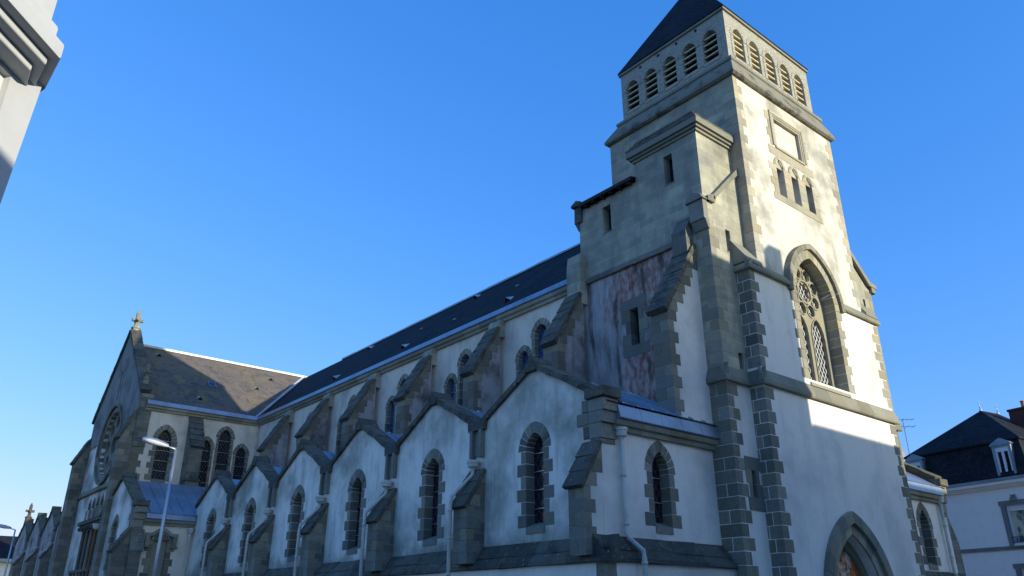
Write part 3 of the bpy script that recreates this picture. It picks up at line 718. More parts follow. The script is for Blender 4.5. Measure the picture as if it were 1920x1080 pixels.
def belf(F, cs, a, b, nm):
    mb = MB(); wall(mb, F, rect(a, b, 20.2, EZ), [arch(c, 20.55, .68, 21.55, .42, 7) for c in cs], .30); w = mb.build('belfry_wall', 'rubble', CH)
    for c in cs:
        mb = MB(); voussoirs(mb, F, c, .68, 21.55, .42, .16, .02, -.1, 5, .004)
        for s_ in (-1, 1): pr(mb, F, rect(min(c+s_*.328, c+s_*.48), max(c+s_*.328, c+s_*.48), 20.55, 21.5), -.1, .02)
        pr(mb, F, rect(c-.36, c+.36, 20.45, 20.546), -.3, .02)
        o = mb.build('belfry_opening', 'rubble', CH)
        lo = MB()
        for i in range(5):
            z = 20.60+i*.27; hw = .335 if z < 21.5 else .26
            lo.prism([F(c-hw, z+.13, -.27), F(c-hw, z, -.05), F(c-hw, z+.055, -.05), F(c-hw, z+.185, -.27)], F.u*2*hw)
        lo.build('louvre_boards', 'wood', o)
    return w
belf(FF(BY0), cF, BX0, BX1, 'f'); belf(FL(BX0), cL, BY0, BY1, 'l')
mb = MB().add([(BX1, BY0, 20.2), (BX1, BY1, 20.2), (BX1, BY1, EZ), (BX1, BY0, EZ), (BX0, BY1, 20.2), (BX0, BY1, EZ)], [(0, 1, 2, 3), (1, 4, 5, 2)]); mb.build('belfry_wall', 'rubble', CH)
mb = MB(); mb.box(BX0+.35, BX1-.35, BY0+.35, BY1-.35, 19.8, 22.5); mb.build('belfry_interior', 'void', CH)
mb = MB()
for y in (13.57, 14.51, 15.43, 16.37): MB().box(BX0-.012, BX0+.1, y-.05, y+.05, 22.28, 22.40).build('putlog_hole', 'void', CH)
mb = MB(); mb.box(BX0-.07, BX1+.07, BY0-.07, BY1+.07, EZ-.13, EZ-.025); mb.build('belfry_cornice', 'trim', CH)
mb = MB(); x0, x1, y0, y1 = BX0-.09, BX1+.09, BY0-.09, BY1+.09
mb.add([(x0, y0, EZ-.02), (x1, y0, EZ-.02), (x1, y1, EZ-.02), (x0, y1, EZ-.02), (x0, y0, EZ+.03), (x1, y0, EZ+.03), (x1, y1, EZ+.03), (x0, y1, EZ+.03), (23.35, 15.35, 27.85)],
       [(0, 3, 2, 1), (0, 1, 5, 4), (1, 2, 6, 5), (2, 3, 7, 6), (3, 0, 4, 7), (4, 5, 8), (5, 6, 8), (6, 7, 8), (7, 4, 8)]); mb.build('spire_roof', 'slate', CH)
# ---- right turret (low, gabled) and right side
mb = MB(); RX = 28.63
s4 = slitwin(CH, Ft, 27.86, 28.02, 12.45, 12.78, 'void', .3)
wall(mb, Ft, [(XQ, 7.8), (RX, 7.8), (RX, 13.25), (28.3, 13.4), (XS2, 14.75), (XS2, 12.0), (XQ, 11.8)], [s4], .3)
wall(mb, Ft, rect(XQ, RX, -.12, 7.85))
mb.add([(RX, YT, -.12), (RX, 18, -.12), (RX, 18, 13.3), (RX, YT, 13.3)], [(0, 1, 2, 3)]); mb.build('turret_front', 'block_light', CH)
for z0, z1, q in ((8.32, 13.2, 'block_light'), (0, 7.7, 'block')):
    mb = MB(); quoins(mb, RX, YT, -1, 1, z0, z1, .50, .30, .345); mb.build('turret_quoins', q, CH, bevel=.006)
mb = MB(); mb.prism([(28.95, 12.34, 13.42), (28.95, 12.34, 13.56), (28.5, 12.34, 13.62), (XS2, 12.34, 15.12), (XS2, 12.34, 14.90), (28.4, 12.34, 13.42)], (0, .28, 0))
mb.box(28.55, 28.85, 12.36, 12.9, 13.2, 13.42); mb.build('turret_coping', 'trim', CH)
mb = MB().prism([(XS2, 12.6, 14.95), (RX+.1, 12.6, 13.4), (RX+.1, 12.6, 13.3), (XS2, 12.6, 14.8)], (0, 5.4, 0)); mb.build('turret_roof', 'slate', CH)

# ---- chapels: generic gable strip facing -X
XCH = 13.79; YC = 13.16; PZ = 3.35
def coping_run(parent, x, A, B, mat='weathered', w=.44, th=.20, out=.11):
    "sloping coping from (y,z) A to B at wall plane x"
    L = math.hypot(B[0]-A[0], B[1]-A[1]); uy, uz = (B[0]-A[0])/L, (B[1]-A[1])/L; sg = 1 if uy > 0 else -1
    ny, nz = -uz*sg, uy*sg; k = max(2, round(L/.62)); mb = MB()
    for i in range(k):
        a, b = L*i/k+.004, L*(i+1)/k-.004; j = random.uniform(-.012, .018)
        P = lambda s_, h, x_: (x_, A[0]+uy*s_+ny*h, A[1]+uz*s_+nz*h)
        mb.prism([P(a, 0, x-out), P(a, 0, x+w), P(a, th+j, x+w), P(a, th+j-.04, x-out)], Vector((0, uy*(b-a), uz*(b-a))))
    return mb
def chapel_strip(X, ys, zv, za, cops, win=True, blank=False, pl='plaster_chapel', zbase=-.12, wins=None, cm='weathered', glassm='glass_chapel'):
    mb = MB(); out = [(ys[0], zbase), (ys[-1], zbase)]; top = []
    for i in range(len(ys)-1):
        c = (ys[i]+ys[i+1])/2; top += [(ys[i]+.0, zv), (c-.02, za), (c+.02, za)] if i == 0 else [(ys[i]-.04, zv), (ys[i]+.04, zv), (c-.02, za), (c+.02, za)]
    top.append((ys[-1], zv)); holes = []
    for i in range(len(ys)-1):
        if win: c = (ys[i]+ys[i+1])/2; holes.append(arch(c, 3.72, .72, 5.72, .46))
    wall(mb, FL(X), out+top[::-1], holes, .36); mb.build('chapel_wall', pl, CH)
    for i in range(len(ys)-1):
        c = (ys[i]+ys[i+1])/2
        if win: lancet(CH, FL(X), c, .72, 3.72, 5.72, .46, glassm, .30, .20, .36, .36, .008, 5, 'block', 4, .33)
        for A, B in (((ys[i], zv), (c, za)), ((ys[i+1], zv), (c, za))):
            mb = coping_run(None, X, A, B); mb.build('gable_coping', cm, CH)
        mb = MB(); mb.prism([(X-.14, c-.22, za-.10), (X-.14, c+.22, za-.10), (X-.14, c+.24, za+.10), (X-.14, c, za+.36), (X-.14, c-.24, za+.10)], (.72, 0, 0))
        mb.build('apex_stone', cm, CH)
ys = [YC]+[18.05+4.76*i for i in range(6)]; ys[-1] = 41.8
chapel_strip(XCH, ys, 6.68, 7.98, True)
def plinth(mb, L, a, b, x, z=PZ, seg=1.3):
    n = max(1, round(abs(b-a)/seg))
    for i in range(n):
        u0, u1 = a+(b-a)*i/n+.002, a+(b-a)*(i+1)/n-.002
        P = [(.05, z), (-.01, z), (-.25, z-.27), (-.27, z-.33), (-.24, z-.335), (-.26, z-.34), (-.42, z-.52), (-.43, z-.60), (-.38, z-.62), (.05, z-.62)]
        if L: mb.prism([(x+p_, u0, zz) for p_, zz in P], (0, u1-u0, 0))
        else: mb.prism([(u0, x+p_, zz) for p_, zz in P], (u1-u0, 0, 0))
mb = MB(); plinth(mb, True, YC-.43, 41.8, XCH); plinth(mb, False, XCH-.42, XT+.05, YC); mb.build('plinth_weathering', 'weathered', CH)
mb = MB(); mb.box(XCH-.32, XT+.1, YC-.33, YC+.1, -.12, PZ-.6); mb.box(XCH-.32, XCH+.1, YC+.104, 41.8, -.12, PZ-.6); mb.build('plinth_wall', 'plaster', CH)
mb = MB(); quoins(mb, XCH-.32, YC-.33, 1, 1, 0, PZ-.63, .34, .34, .4); mb.build('plinth_quoins', 'block', CH)
# chapel roofs (cross gables)
def cross_roof(y0, y1, x0, x1, ze, zr, flow=None, mat='zinc', eave=None):
    c = (y0+y1)/2; r = MB(); y0e = y0-(.26 if eave else 0); z0e = ze if not eave else eave
    r.add([(x0, y0e, z0e), (x1, y0e, z0e), (x1, c, zr), (x0, c, zr), (x0, y1, ze), (x1, y1, ze)], [(0, 1, 2, 3), (3, 2, 5, 4)])
    o = r.build('chapel_roof', mat, CH); s_ = MB(); n = max(2, round((x1-x0)/.55))
    for i in range(1, n):
        x = x0+(x1-x0)*i/n
        for a, za_ in ((y0e, z0e), (y1, ze)): s_.prism([(x-.015, a, za_), (x+.015, a, za_), (x+.015, a, za_+.045), (x-.015, a, za_+.045)], (0, c-a, zr-za_))
    s_.build('standing_seams', mat, o); return o
for i in range(6): cross_roof(ys[i], ys[i+1], XCH+.05, NX+.0, 6.6, 7.95, eave=6.55 if i == 0 else None)
# valley outlets: recess slot, hopper, pipes, buttress
def valley(X, y, zv=6.68, rusty=False, butt=True, bm='ashlar_dark', zj=0.):
    mb = MB(); mb.box(X-.16, X+.02, y-.27, y-.15, zv-.85, zv-.03); mb.box(X-.16, X+.02, y+.15, y+.27, zv-.85, zv-.03); mb.box(X-.05, X+.02, y-.15, y+.15, zv-.80, zv-.05)
    mb.build('valley_outlet', 'block', CH)
    mb = MB(); mb.prism([(X-.15, y-.36, zv-.06), (X-.15, y+.36, zv-.06), (X-.15, y+.40, zv+.22), (X-.15, y, zv+.06), (X-.15, y-.40, zv+.22)], (.5, 0, 0)); mb.build('valley_stone', 'weathered', CH)
    if butt: buttress(CH, X+.02, X-.62, y-.30, y+.30, 4.42+zj, 5.42+zj, PZ-.45, 'ashlar_dark', .30, .05, .14)
    mb = MB(); hx = X-.20
    mb.tube([(hx, y+.02, zv-1.08), (hx, y+.02, zv-1.24), (hx, y+.03, zv-1.34), (X-.80, y+.20, 4.70+zj), (X-.82, y+.22, 4.48+zj), (X-.82, y+.22, .0)], .055, 10)
    for z in (4.3, 3.55, 2.6, 1.6): mb.tube([(X-.82, y+.22, z), (X-.82, y+.22, z+.05)], .075, 10)
    o = mb.build('downpipe', 'rust' if rusty else 'pipe', CH, smooth=True)
    mb = MB(); mb.lathe((hx, y+.02, zv-1.22), [(.06, 0), (.09, .06), (.16, .10), (.17, .19), (.19, .20), (.19, .27), (.17, .28), (.17, .26), (.15, .26)], 14); mb.build('hopper', 'pipe', o)
for i in range(1, 6): valley(XCH, ys[i])
# corner buttress of first chapel, kneeler
buttress(CH, XCH+.02, 13.15, YC+.005, YC+.50, 4.45, 5.50, PZ-.45, 'plaster', .27, .06, .14)
def kneel(X, Y, z=6.6, sx=1):
    mb = MB()
    x0, x1 = sorted((X, X+sx*.46)); e = .04
    mb.box(x0-e, x1+e, Y-.06, Y+.35, z-.98, z-.60); mb.box(x0-e, x1+e, Y-.14, Y+.35, z-.595, z-.30); mb.box(x0-e, x1+e, Y-.20, Y+.35, z-.295, z+.02)
    mb.box(x0-e, x1+e, Y-.04, Y+.3, z-1.1, z-.985)
    for i, (zz, l) in enumerate(((z-.95, .2), (z-.6, .42), (z-.28, .22))):
        mb.box(x0-e-.003, x0+.2, Y+.35, Y+.35+l, zz, zz+.31)
    o = mb.build('kneeler', 'block', CH, bevel=.01)
    mb = MB(); mb.box(x0-.13, x1+.10, Y-.30, Y+.42, z+.025, z+.30); mb.build('kneeler_cap', 'weathered', o, bevel=.02); return o
kneel(XCH, YC, 6.62)
# chapel front face (facing -Y)
def chapel_front(X0, X1, Y, wc, ww=.66, sill=3.66, spring=5.02, rise=.54, plm='plaster'):
    mb = MB(); wall(mb, FF(Y), rect(X0, X1, -.12, 6.3), [arch(wc, sill, ww, spring, rise)], .36); mb.build('chapel_front', plm, CH)
    lancet(CH, FF(Y), wc, ww, sill, spring, rise, 'glass_chapel', .28, .20, .36, .36, .008, 5, 'block', 2, .33)
    mb = MB(); cornice(mb, False, X0+.40, X1-.01, Y, 5.88); mb.build('chapel_cornice', 'trim', CH)
    mb = MB(); gutter(mb, False, X0+.45, X1-.02, Y, 6.15, .36, .9); mb.build('chapel_gutter', 'zinc', CH)
chapel_front(XCH, XT+.05, YC, 15.97)
def pipe_front(x, Y, ztop=5.95, bend=3.45, rusty=False, out=.12):
    mb = MB(); mb.tube([(x, Y-out, ztop-.25), (x, Y-out, bend), (x+.02, Y-out-.05, bend-.15), (x+.10, Y-out-.40, bend-.45), (x+.10, Y-out-.42, bend-.6), (x+.10, Y-out-.42, 0)], .062, 12)
    for z in (4.75, 3.6): mb.tube([(x, Y-out, z), (x, Y-out, z+.06)], .08, 12)
    for z in (bend-.75, 2.3): mb.tube([(x+.10, Y-out-.42, z), (x+.10, Y-out-.42, z+.06)], .08, 12)
    o = mb.build('downpipe', 'rust' if rusty else 'pipe', CH, smooth=True)
    MB().lathe((x, Y-out, ztop-.30), [(.065, 0), (.08, .05), (.14, .09), (.15, .22), (.17, .23), (.17, .30), (.14, .30)], 14).build('hopper', 'pipe', o)
pipe_front(14.42, YC)
# ---- right-hand chapel (mirrored)
MX = 2*XC-XCH
mb = MB(); wall(mb, FF(YC), rect(RX-.02, MX, -.12, 6.3), [arch(30.95, 3.3, .74, 4.6, .66)], .36)
mb.add([(MX, YC, -.12), (MX, 18, -.12), (MX, 18, 6.7), (MX, 15.6, 8), (MX, YC, 6.7)], [(0, 1, 2, 3, 4)]); mb.build('chapel_front', 'plaster', CH)
lancet(CH, FF(YC), 30.95, .74, 3.3, 4.6, .66, 'glass_chapel', .28, .20, .36, .36, .008, 5, 'block', 3)
mb = MB(); cornice(mb, False, RX, MX-.45, YC, 5.60); mb.build('chapel_cornice', 'trim', CH)
mb = MB(); gutter(mb, False, RX, MX-.5, YC, 5.87, .36); mb.build('chapel_gutter', 'zinc', CH)
kneel(MX, YC, 6.25, -1); pipe_front(MX-.62, YC, 5.85, 3.1)
buttress(CH, MX-.0, MX+.62, YC, YC+.5, 4.42, 5.5, 0, 'ashlar_dark', .001, .05, .14) if False else None
mb = MB(); mb.prism([(MX, YC, 0), (MX+.66, YC, 0), (MX+.66, YC, 4.2), (MX, YC, 5.4)], (0, .5, 0)); mb.build('buttress', 'ashlar_dark', CH)
for A, B in (((YC, 6.5), (15.6, 7.98)), ((18.05, 6.6), (15.6, 7.98))): 
    mb = coping_run(None, MX-.30, A, B, w=.40); mb.build('gable_coping', 'mossy', CH)
mb = MB().add([(RX, YC-.26, 6.2), (MX-.1, YC-.26, 6.2), (MX-.1, 15.6, 7.9), (RX, 15.6, 7.9), (RX, 18.05, 6.6), (MX-.1, 18.05, 6.6)], [(0, 1, 2, 3), (3, 2, 5, 4)]); mb.build('chapel_roof', 'zinc', CH)
mb = MB(); plinth(mb, False, RX, MX+.4, YC, 3.1); mb.build('plinth_weathering', 'weathered', CH)
# ---- transept
YW = 46.5; XG = 11.3; YR = 51.75; YW2 = 57.0
mb = MB(); tw = [arch(12.95, 8.55, .78, 10.85, .60)] + [arch(c, s_, w_, sp_, .52) for c, s_, w_, sp_ in ((15.30, 8.1, .62, 10.65), (16.38, 8.5, .72, 11.4), (17.45, 8.2, .62, 10.5))]
wall(mb, FF(YW), rect(XG, NX+.1, 4, 12.5), tw, .3); mb.build('transept_wall', 'plaster_clere', CH)
lancet(CH, FF(YW), 12.95, .78, 8.55, 10.85, .60, 'glass_transept', .28, .20, .36, .24, .007, 5, 'block', 4)
for c, s_, w_, sp_ in ((15.30, 8.1, .62, 10.65), (16.38, 8.5, .72, 11.4), (17.45, 8.2, .62, 10.5)):
    lancet(CH, FF(YW), c, w_, s_, sp_, .52, 'glass_transept', .22, .16, .16, .24, .007, 5, 'block', 4)
mb = MB(); cornice(mb, False, XG+.3, NX, YW, 12.40); mb.build('transept_cornice', 'block_light', CH)
mb = MB(); gutter(mb, False, XG+.3, NX-.1, YW, 12.67, .28); mb.build('transept_gutter', 'zinc', CH)
m2 = (RZ-12.92)/(YR-YW+.2)
mb = MB().add([(XG+.25, YW-.2, 12.92), (35.5, YW-.2, 12.92), (35.5, YR, RZ), (XG+.25, YR, RZ), (XG+.25, YW2+.2, 12.92), (35.5, YW2+.2, 12.92)], [(0, 1, 2, 3), (3, 2, 5, 4)])
trr = mb.build('transept_roof', 'slate_brown', CH)
mb = MB()
for i in range(6): mb.box(XG+.35+i*2.05, XG+.35+i*2.05+2.04, YR-.14, YR+.14, RZ-.05, RZ+.09)
mb.build('ridge_capping', 'zinc_pale', trr)
v0 = Vector((NX-.15, YW-.15, 12.96)); v1 = Vector((XC-.02, YR-.02, RZ+.03))
mb = MB().add([v0+Vector((-.20, .0, .04)), v0+Vector((0, -.20, .04)), v1+Vector((0, -.2, .04)), v1+Vector((-.2, 0, .04)), v0+Vector((0, 0, -.05)), v1+Vector((0, 0, -.05))], [(0, 4, 5, 3), (4, 1, 2, 5)])
mb.build('valley_flashing', 'zinc_pale', trr)
tup = Vector((0, 1, m2)); tno = Vector((0, -m2, 1))
def troof(x, z): return (x, YR-(RZ-z)/m2, z)
for x, z in ((12.9, 16.9), (14.7, 13.6), (20.3, 16.6), (18.9, 15.4)): vent(trr, troof(x, z), tno, tup, .42)
P = Vector(troof(15.85, 14.95)); a = Vector((1, 0, 0)); u_ = tup.normalized(); nn = tno.normalized()
mb = MB().prism([P-a*.24, P+a*.24, P+a*.24+u_*.62, P-a*.24+u_*.62], nn*.06); sk = mb.build('skylight', 'zinc', trr)
MB().prism([P-a*.19+u_*.05+nn*.061, P+a*.19+u_*.05+nn*.061, P+a*.19+u_*.56+nn*.061, P-a*.19+u_*.56+nn*.061], nn*.004).build('skylight_pane', 'pane', sk)
# transept buttress on front wall (projects -Y)
def buttressY(X0, X1, Y, out, zs, zt, zb):
    mb = MB(); mb.prism([(X0, Y+.05, zb), (X0, Y-out, zb), (X0, Y-out, zs), (X0, Y, zt), (X0, Y+.05, zt)], (X1-X0, 0, 0)); o = mb.build('buttress', 'ashlar_dark', CH)
    L = math.hypot(out, zt-zs); uy, uz = out/L, (zt-zs)/L; mb = MB(); k = max(3, round(L/.42))
    for i in range(k):
        a = -.12+(L+.12)*i/k; b = -.12+(L+.12)*(i+1)/k+.03
        Pp = lambda s_, h: (X0-.06, Y-out+uy*s_-uz*h, zs+uz*s_+uy*h)
        mb.prism([Pp(a, 0), Pp(b, 0), Pp(b, .10), Pp(a, .15)], (X1-X0+.12, 0, 0))
    mb.build('buttress_coping', 'weathered', o); return o
buttressY(14.12, 14.82, YW, 1.0, 10.55, 12.3, 6)
mb = MB(); mb.prism([(14.0, 45.3, 8.55), (14.95, 45.3, 8.55), (14.47, 45.3, 9.0)], (0, .5, 0)); mb.prism([(14.3, 45.0, 7.75), (15.4, 45.0, 7.75), (14.85, 45.0, 8.25)], (0, .5, 0)); mb.build('buttress_gablets', 'weathered', CH)
mb = MB(); mb.box(14.1, 14.85, 45.35, YW, 6, 8.54); mb.box(14.4, 15.3, 45.05, YW, 6, 7.74); mb.build('buttress_base', 'ashlar_dark', CH)
# transept end wall facing -X
Fg = FL(XG)
rose = (52.9, 11.2); RR = 1.95
def rosep(g): return circ(YR, 11.25, RR+g, 28)
mb = MB(); lanc5 = [arch(YR+(i-2)*.95, 6.95, .55, 7.55, .5, 5) for i in range(5)]
wall(mb, Fg, [(YW, -.12), (YW2, -.12), (YW2, 13.4), (YR, 18.4), (YW, 13.4)], [rosep(0)]+lanc5+[rect(YR-2.5, YR+2.5, 2.6, 6.3)], .35); mb.build('transept_end_wall', 'plaster_chapel', CH)
mb = MB(); d_ = .06
ga = [(YW-.02, 12.1), (YW2+.02, 12.1), (YW2+.02, 13.6), (YR, 18.55), (YW-.02, 13.6)]
sl = [rect(YR-.42, YR-.14, 14.0, 15.9), rect(YR+.14, YR+.42, 14.0, 15.9)]
big = [p for p in rosep(.45)]
wall(mb, FL(XG-d_), [(YW, 11.6)]+[(YR-RR-.45, 11.6)]+[p for p in rosep(.45) if p[1] > 11.7][::-1]+[(YR+RR+.45, 11.6), (YW2, 11.6), (YW2, 13.5), (YR, 18.5), (YW, 13.5)], sl, .4)
mb.build('transept_gable', 'plaster_end', CH)
mb = MB().add([(XG+.4, YW, 12), (XG+.4, YW2, 12), (XG+.4, YR, 18.4), (XG-d_, YW, 12.4), (XG-d_, YW, 13.5), (XG+.4, YW, 13.5)], [(0, 1, 2)]); mb.build('gable_backing', 'void', CH)
mb = MB(); ring(mb, Fg, YR, 11.25, RR, RR+.30, -.3, .03, 26); ring(mb, Fg, YR, 11.25, RR+.32, RR+.52, -.1, .16, 26)
ro_ = mb.build('rose_window', 'block', CH)
mb = MB(); ph = [circ(YR+1.35*math.cos(t), 11.25+1.35*math.sin(t), .38, 12) for t in [i*math.pi/4 for i in range(8)]]+[circ(YR, 11.25, .62, 16)]
wall(mb, FL(XG+.22), rosep(.02), ph, .15); mb.build('tracery', 'trim', ro_); glaze(FL(XG+.34), rosep(.0), 0, 'glass_transept', ro_)
mb = MB(); run(courseL, mb, YW, YW2, XG, 8.45, 8.60, 8.85, .16, seg=1.5); mb.build('string_course', 'trim', CH)
mb = MB()
for i in range(5): voussoirs(mb, Fg, YR+(i-2)*.95, .55, 7.55, .5, .10, .02, -.2, 3); 
for i in range(6): mb.box(XG-.05, XG+.1, YR+(i-2.5)*.95-.13, YR+(i-2.5)*.95+.13, 6.9, 7.5)
o = mb.build('blind_arcade', 'block', CH); glaze(FL(XG+.2), rect(YR-2.5, YR+2.5, 6.8, 8.1), 0, 'plaster_end', o, 'arcade_back')
mb = MB(); mb.box(XG-.30, XG, YR-2.7, YR+2.7, 6.60, 6.82); mb.box(XG-.18, XG, YR-2.6, YR+2.6, 6.40, 6.598)
for i in range(11): mb.box(XG-.26, XG, YR-2.5+i*.5-.08, YR-2.5+i*.5+.08, 6.30, 6.5)
mb.build('corbel_table', 'weathered', CH)
mb = MB()
for i in range(6): mb.tube([(XG+.08, YR-2.4+i*.96, 2.6), (XG+.08, YR-2.4+i*.96, 6.3)], .10, 8)
for i in range(7): mb.tube([(XG-.18, YR-2.4+i*.8, 3.1), (XG-.18, YR-2.4+i*.8, 3.9)], .09, 8)
mb.box(XG-.28, XG, YR-2.6, YR+2.6, 3.9, 4.05)
o = mb.build('mullioned_window', 'block', CH); glaze(FL(XG+.25), rect(YR-2.5, YR+2.5, 2.6, 6.3), 0, 'glass_transept', o)
# corner buttresses of the end wall
for y0, y1 in ((YW, YW+.75), (YW2-.2, YW2+.7)):
    buttress(CH, XG+.02, 10.62, y0, y1, 10.75, 12.3, 3.0, 'ashlar_dark', .35, .05, .16)
mb = MB(); quoins(mb, XG, YW, 1, 1, 6, 12.4, .62, .40, .36, .03); mb.build('transept_quoins', 'block', CH)
mb = MB(); mb.box(XG-.05, XG+.62, YW-.10, YW+.4, 10.3, 13.3); mb.build('corner_pier', 'ashlar_dark', CH)
# gable copings, crocket kneelers, apex cross
for A, B in (((YW-.1, 13.35), (YR, 18.45)), ((YW2+.1, 13.35), (YR, 18.45))):
    mb = coping_run(None, XG-.02, A, B, w=.45, th=.24, out=.16); mb.build('gable_coping', 'weathered', CH)
def cross(parent, c, h, name='apex_cross', mat='block_light'):
    c = Vector(c); q = h/1.6; mb = MB()
    mb.lathe(c, [(.34*q, -.6*q), (.28*q, .0), (.30*q, .10*q), (.36*q, .12*q), (.36*q, .20*q), (.22*q, .24*q), (.20*q, .34*q)], 8)
    z = c.z+.30*q
    mb.prism([(c.x-.13*q, c.y-.13*q, z), (c.x+.13*q, c.y-.13*q, z), (c.x+.13*q, c.y+.13*q, z), (c.x-.13*q, c.y+.13*q, z)], (0, 0, 1.05*q))
    mb.add([(c.x-.13*q, c.y-.13*q, z+1.05*q), (c.x+.13*q, c.y-.13*q, z+1.05*q), (c.x+.13*q, c.y+.13*q, z+1.05*q), (c.x-.13*q, c.y+.13*q, z+1.05*q), (c.x, c.y, z+1.4*q)], [(0, 1, 4), (1, 2, 4), (2, 3, 4), (3, 0, 4)])
    for dx, dy in ((0, 1), (0, -1), (1, 0), (-1, 0)):
        r = .42 if dy else .34
        a = c+Vector((dx*.1*q, dy*.1*q, .78*q)); e = c+Vector((dx*r*q, dy*r*q, .80*q)); mb.tube([a, e, e+Vector((dx*.05*q, dy*.05*q, 0))], .10*q, 6, r2=.15*q)
    return mb.build(name, mat, parent)
cross(CH, (XG+.15, YR, 18.60), 1.35)
cross(CH, (XG+.15, YW+.35, 14.15), 1.0, 'pinnacle', 'trim'); cross(CH, (XG+.15, YW2-.35, 14.15), 1.0, 'pinnacle', 'trim')
# downpipe in the nave/transept corner
mb = MB(); mb.tube([(NX-.12, YW-.12, 12.4), (NX-.12, YW-.12, 6)], .05, 8); mb.build('downpipe', 'pipe', CH)
# ---- low corner chapel in front of the transept
LX = 10.85; LY = 41.8; LY2 = 48.3
mb = MB(); wall(mb, FF(LY), rect(LX, XCH, -.12, 6.1), [rect(11.92, 12.62, 2.2, 5.05)], .22); mb.build('chapel_front', 'plaster_clere', CH)
mb = MB()
for i in range(9):
    z = 2.2+i*.33; t = .36 if i % 2 else .22
    if z > 4.9: break
    pr(mb, FF(LY), rect(11.92-t, 11.924, z+.005, min(z+.325, 5.04)), -.2, .015); pr(mb, FF(LY), rect(12.616, 12.62+t, z+.005, min(z+.325, 5.04)), -.2, .015)
pr(mb, FF(LY), rect(11.6, 12.94, 5.054, 5.30), -.2, .015)
o = mb.build('blind_doorway', 'block', CH)
glaze(FF(LY), rect(11.9, 12.64, 2.1, 5.1), -.2, 'block_light', o, 'infill')
mb = MB(); Fn = FF(LY)
for poly in ([(11.50, 5.22), (11.50, 5.36), (11.78, 5.36), (12.27, 5.68), (12.27, 5.50), (11.84, 5.22)], [(13.04, 5.22), (12.70, 5.22), (12.27, 5.50), (12.27, 5.68), (12.76, 5.36), (13.04, 5.36)],
             rect(11.52, 11.72, 4.78, 5.215), rect(12.82, 13.02, 4.78, 5.215), rect(11.46, 11.78, 4.68, 4.775), rect(12.76, 13.08, 4.68, 4.775)): pr(mb, Fn, poly, -.05, .16)
voussoirs(mb, Fn, 12.27, .70, 5.04, .25, .10, .08, -.1, 3)
mb.build('doorway_hood', 'trim', o)
mb = MB(); cornice(mb, False, LX+.45, XCH-.02, LY, 5.72); mb.build('chapel_cornice', 'trim', CH)
mb = MB(); gutter(mb, False, LX+.5, XCH-.05, LY, 5.99, .30); mb.build('chapel_gutter', 'zinc', CH)
lr = cross_roof(LY, LY2, LX+.1, XCH+1.6, 6.5, 8.25, eave=6.28)
chapel_strip(LX, [LY, LY2], 6.6, 8.30, True, cm='mossy')
kneel(LX, LY, 6.55)
buttress(CH, LX+.02, 10.2, LY, LY+.55, 4.45, 5.5, 0, 'ashlar_dark', .3, .06, .14)
mb = MB(); mb.prism([(LX-.02, LY-.28, 4.45), (LX-.02, LY-.28, 4.6), (LX-.02, LY, 5.5), (LX-.02, LY, 4.45)], (.62, 0, 0)); mb.box(LX, LX+.55, LY-.24, LY+.1, 0, 4.448); mb.build('corner_pier', 'ashlar_dark', CH)
mb = MB(); mb.tube([(13.60, LY-.12, 5.6), (13.60, LY-.12, 0)], .055, 10)
for z in (4.9, 3.9): mb.tube([(13.60, LY-.12, z), (13.60, LY-.12, z+.06)], .075, 10)
o = mb.build('downpipe', 'pipe', CH); MB().lathe((13.60, LY-.12, 5.40), [(.06, 0), (.14, .08), (.15, .2), (.17, .21), (.17, .28)], 12).build('hopper', 'pipe', o)
mb = MB(); mb.tube([(LX-.12, LY2+.15, 6.1), (LX-.12, LY2+.15, 0)], .07, 10); o = mb.build('downpipe', 'rust', CH, 'rusty brown downpipe')
MB().lathe((LX-.12, LY2+.15, 5.95), [(.08, 0), (.16, .08), (.17, .2), (.2, .21), (.2, .3)], 12).build('hopper', 'pipe', o)
# ---- choir chapels beyond the transept
cy = [70.0, 75.8, 81.6, 87.6, 93.8]
chapel_strip(XCH, cy, 8.1, 10.05, True, win=True, cm='mossy', pl='plaster_grey')
for y in cy[1:-1]: valley(XCH, y, 8.1, zj=1.55)
for i in range(4): cross_roof(cy[i], cy[i+1], XCH+.05, 18, 8.05, 10.0, mat='slate')
cross(CH, (XCH+.1, (cy[3]+cy[4])/2, 10.35), 1.5, 'apex_cross', 'weathered')  # dark coping stone colour stands in for shade on this cross

# ================================================================== STREET LAMPS
def lamp(x, y, z, label):
    t = thing('street_lamp', (x, y, 0), label, 'street lamp', 'galvanised street lamps beside the church')
    MB().tube([(x, y, -.0), (x, y, z*.5), (x, y, z-.02)], .095, 12, r2=.055).build('pole', 'galv', t, smooth=True)
    MB().lathe((x, y, 0), [(.2, 0), (.2, .03), (.11, .05), (.11, .9), (.09, .95)], 12).build('base', 'galv', t)
    MB().tube([(x+.02, y, z-.05), (x-.06, y, z+.0), (x-.62, y, z+.12)], .04, 8).build('arm', 'galv', t, smooth=True)
    h = MB(); n = 10; prof = [(-.30, .05, .05), (-.45, .10, .07), (-.75, .17, .10), (-1.05, .16, .09), (-1.22, .08, .05)]
    for part in (0, 1):
        vs = []; fs = []
        for dx, wy, hz in prof:
            for k in range(n):
                a = math.pi*k/(n-1); yy = math.cos(a)*wy; zz = math.sin(a)*(hz*1.1 if part == 0 else -hz*1.15)
                vs.append((x+dx*1.12+.02, y+yy*1.25, z+.06-dx*.16+zz*1.3))
        for i in range(len(prof)-1):
            for k in range(n-1): fs.append((i*n+k, i*n+k+1, (i+1)*n+k+1, (i+1)*n+k))
        fs += [tuple(range(n)), tuple(range(len(vs)-n, len(vs)))]
        MB().add(vs, fs).build('lamp_head' if part == 0 else 'lamp_lens', 'galv' if part == 0 else 'lens', t, smooth=True)
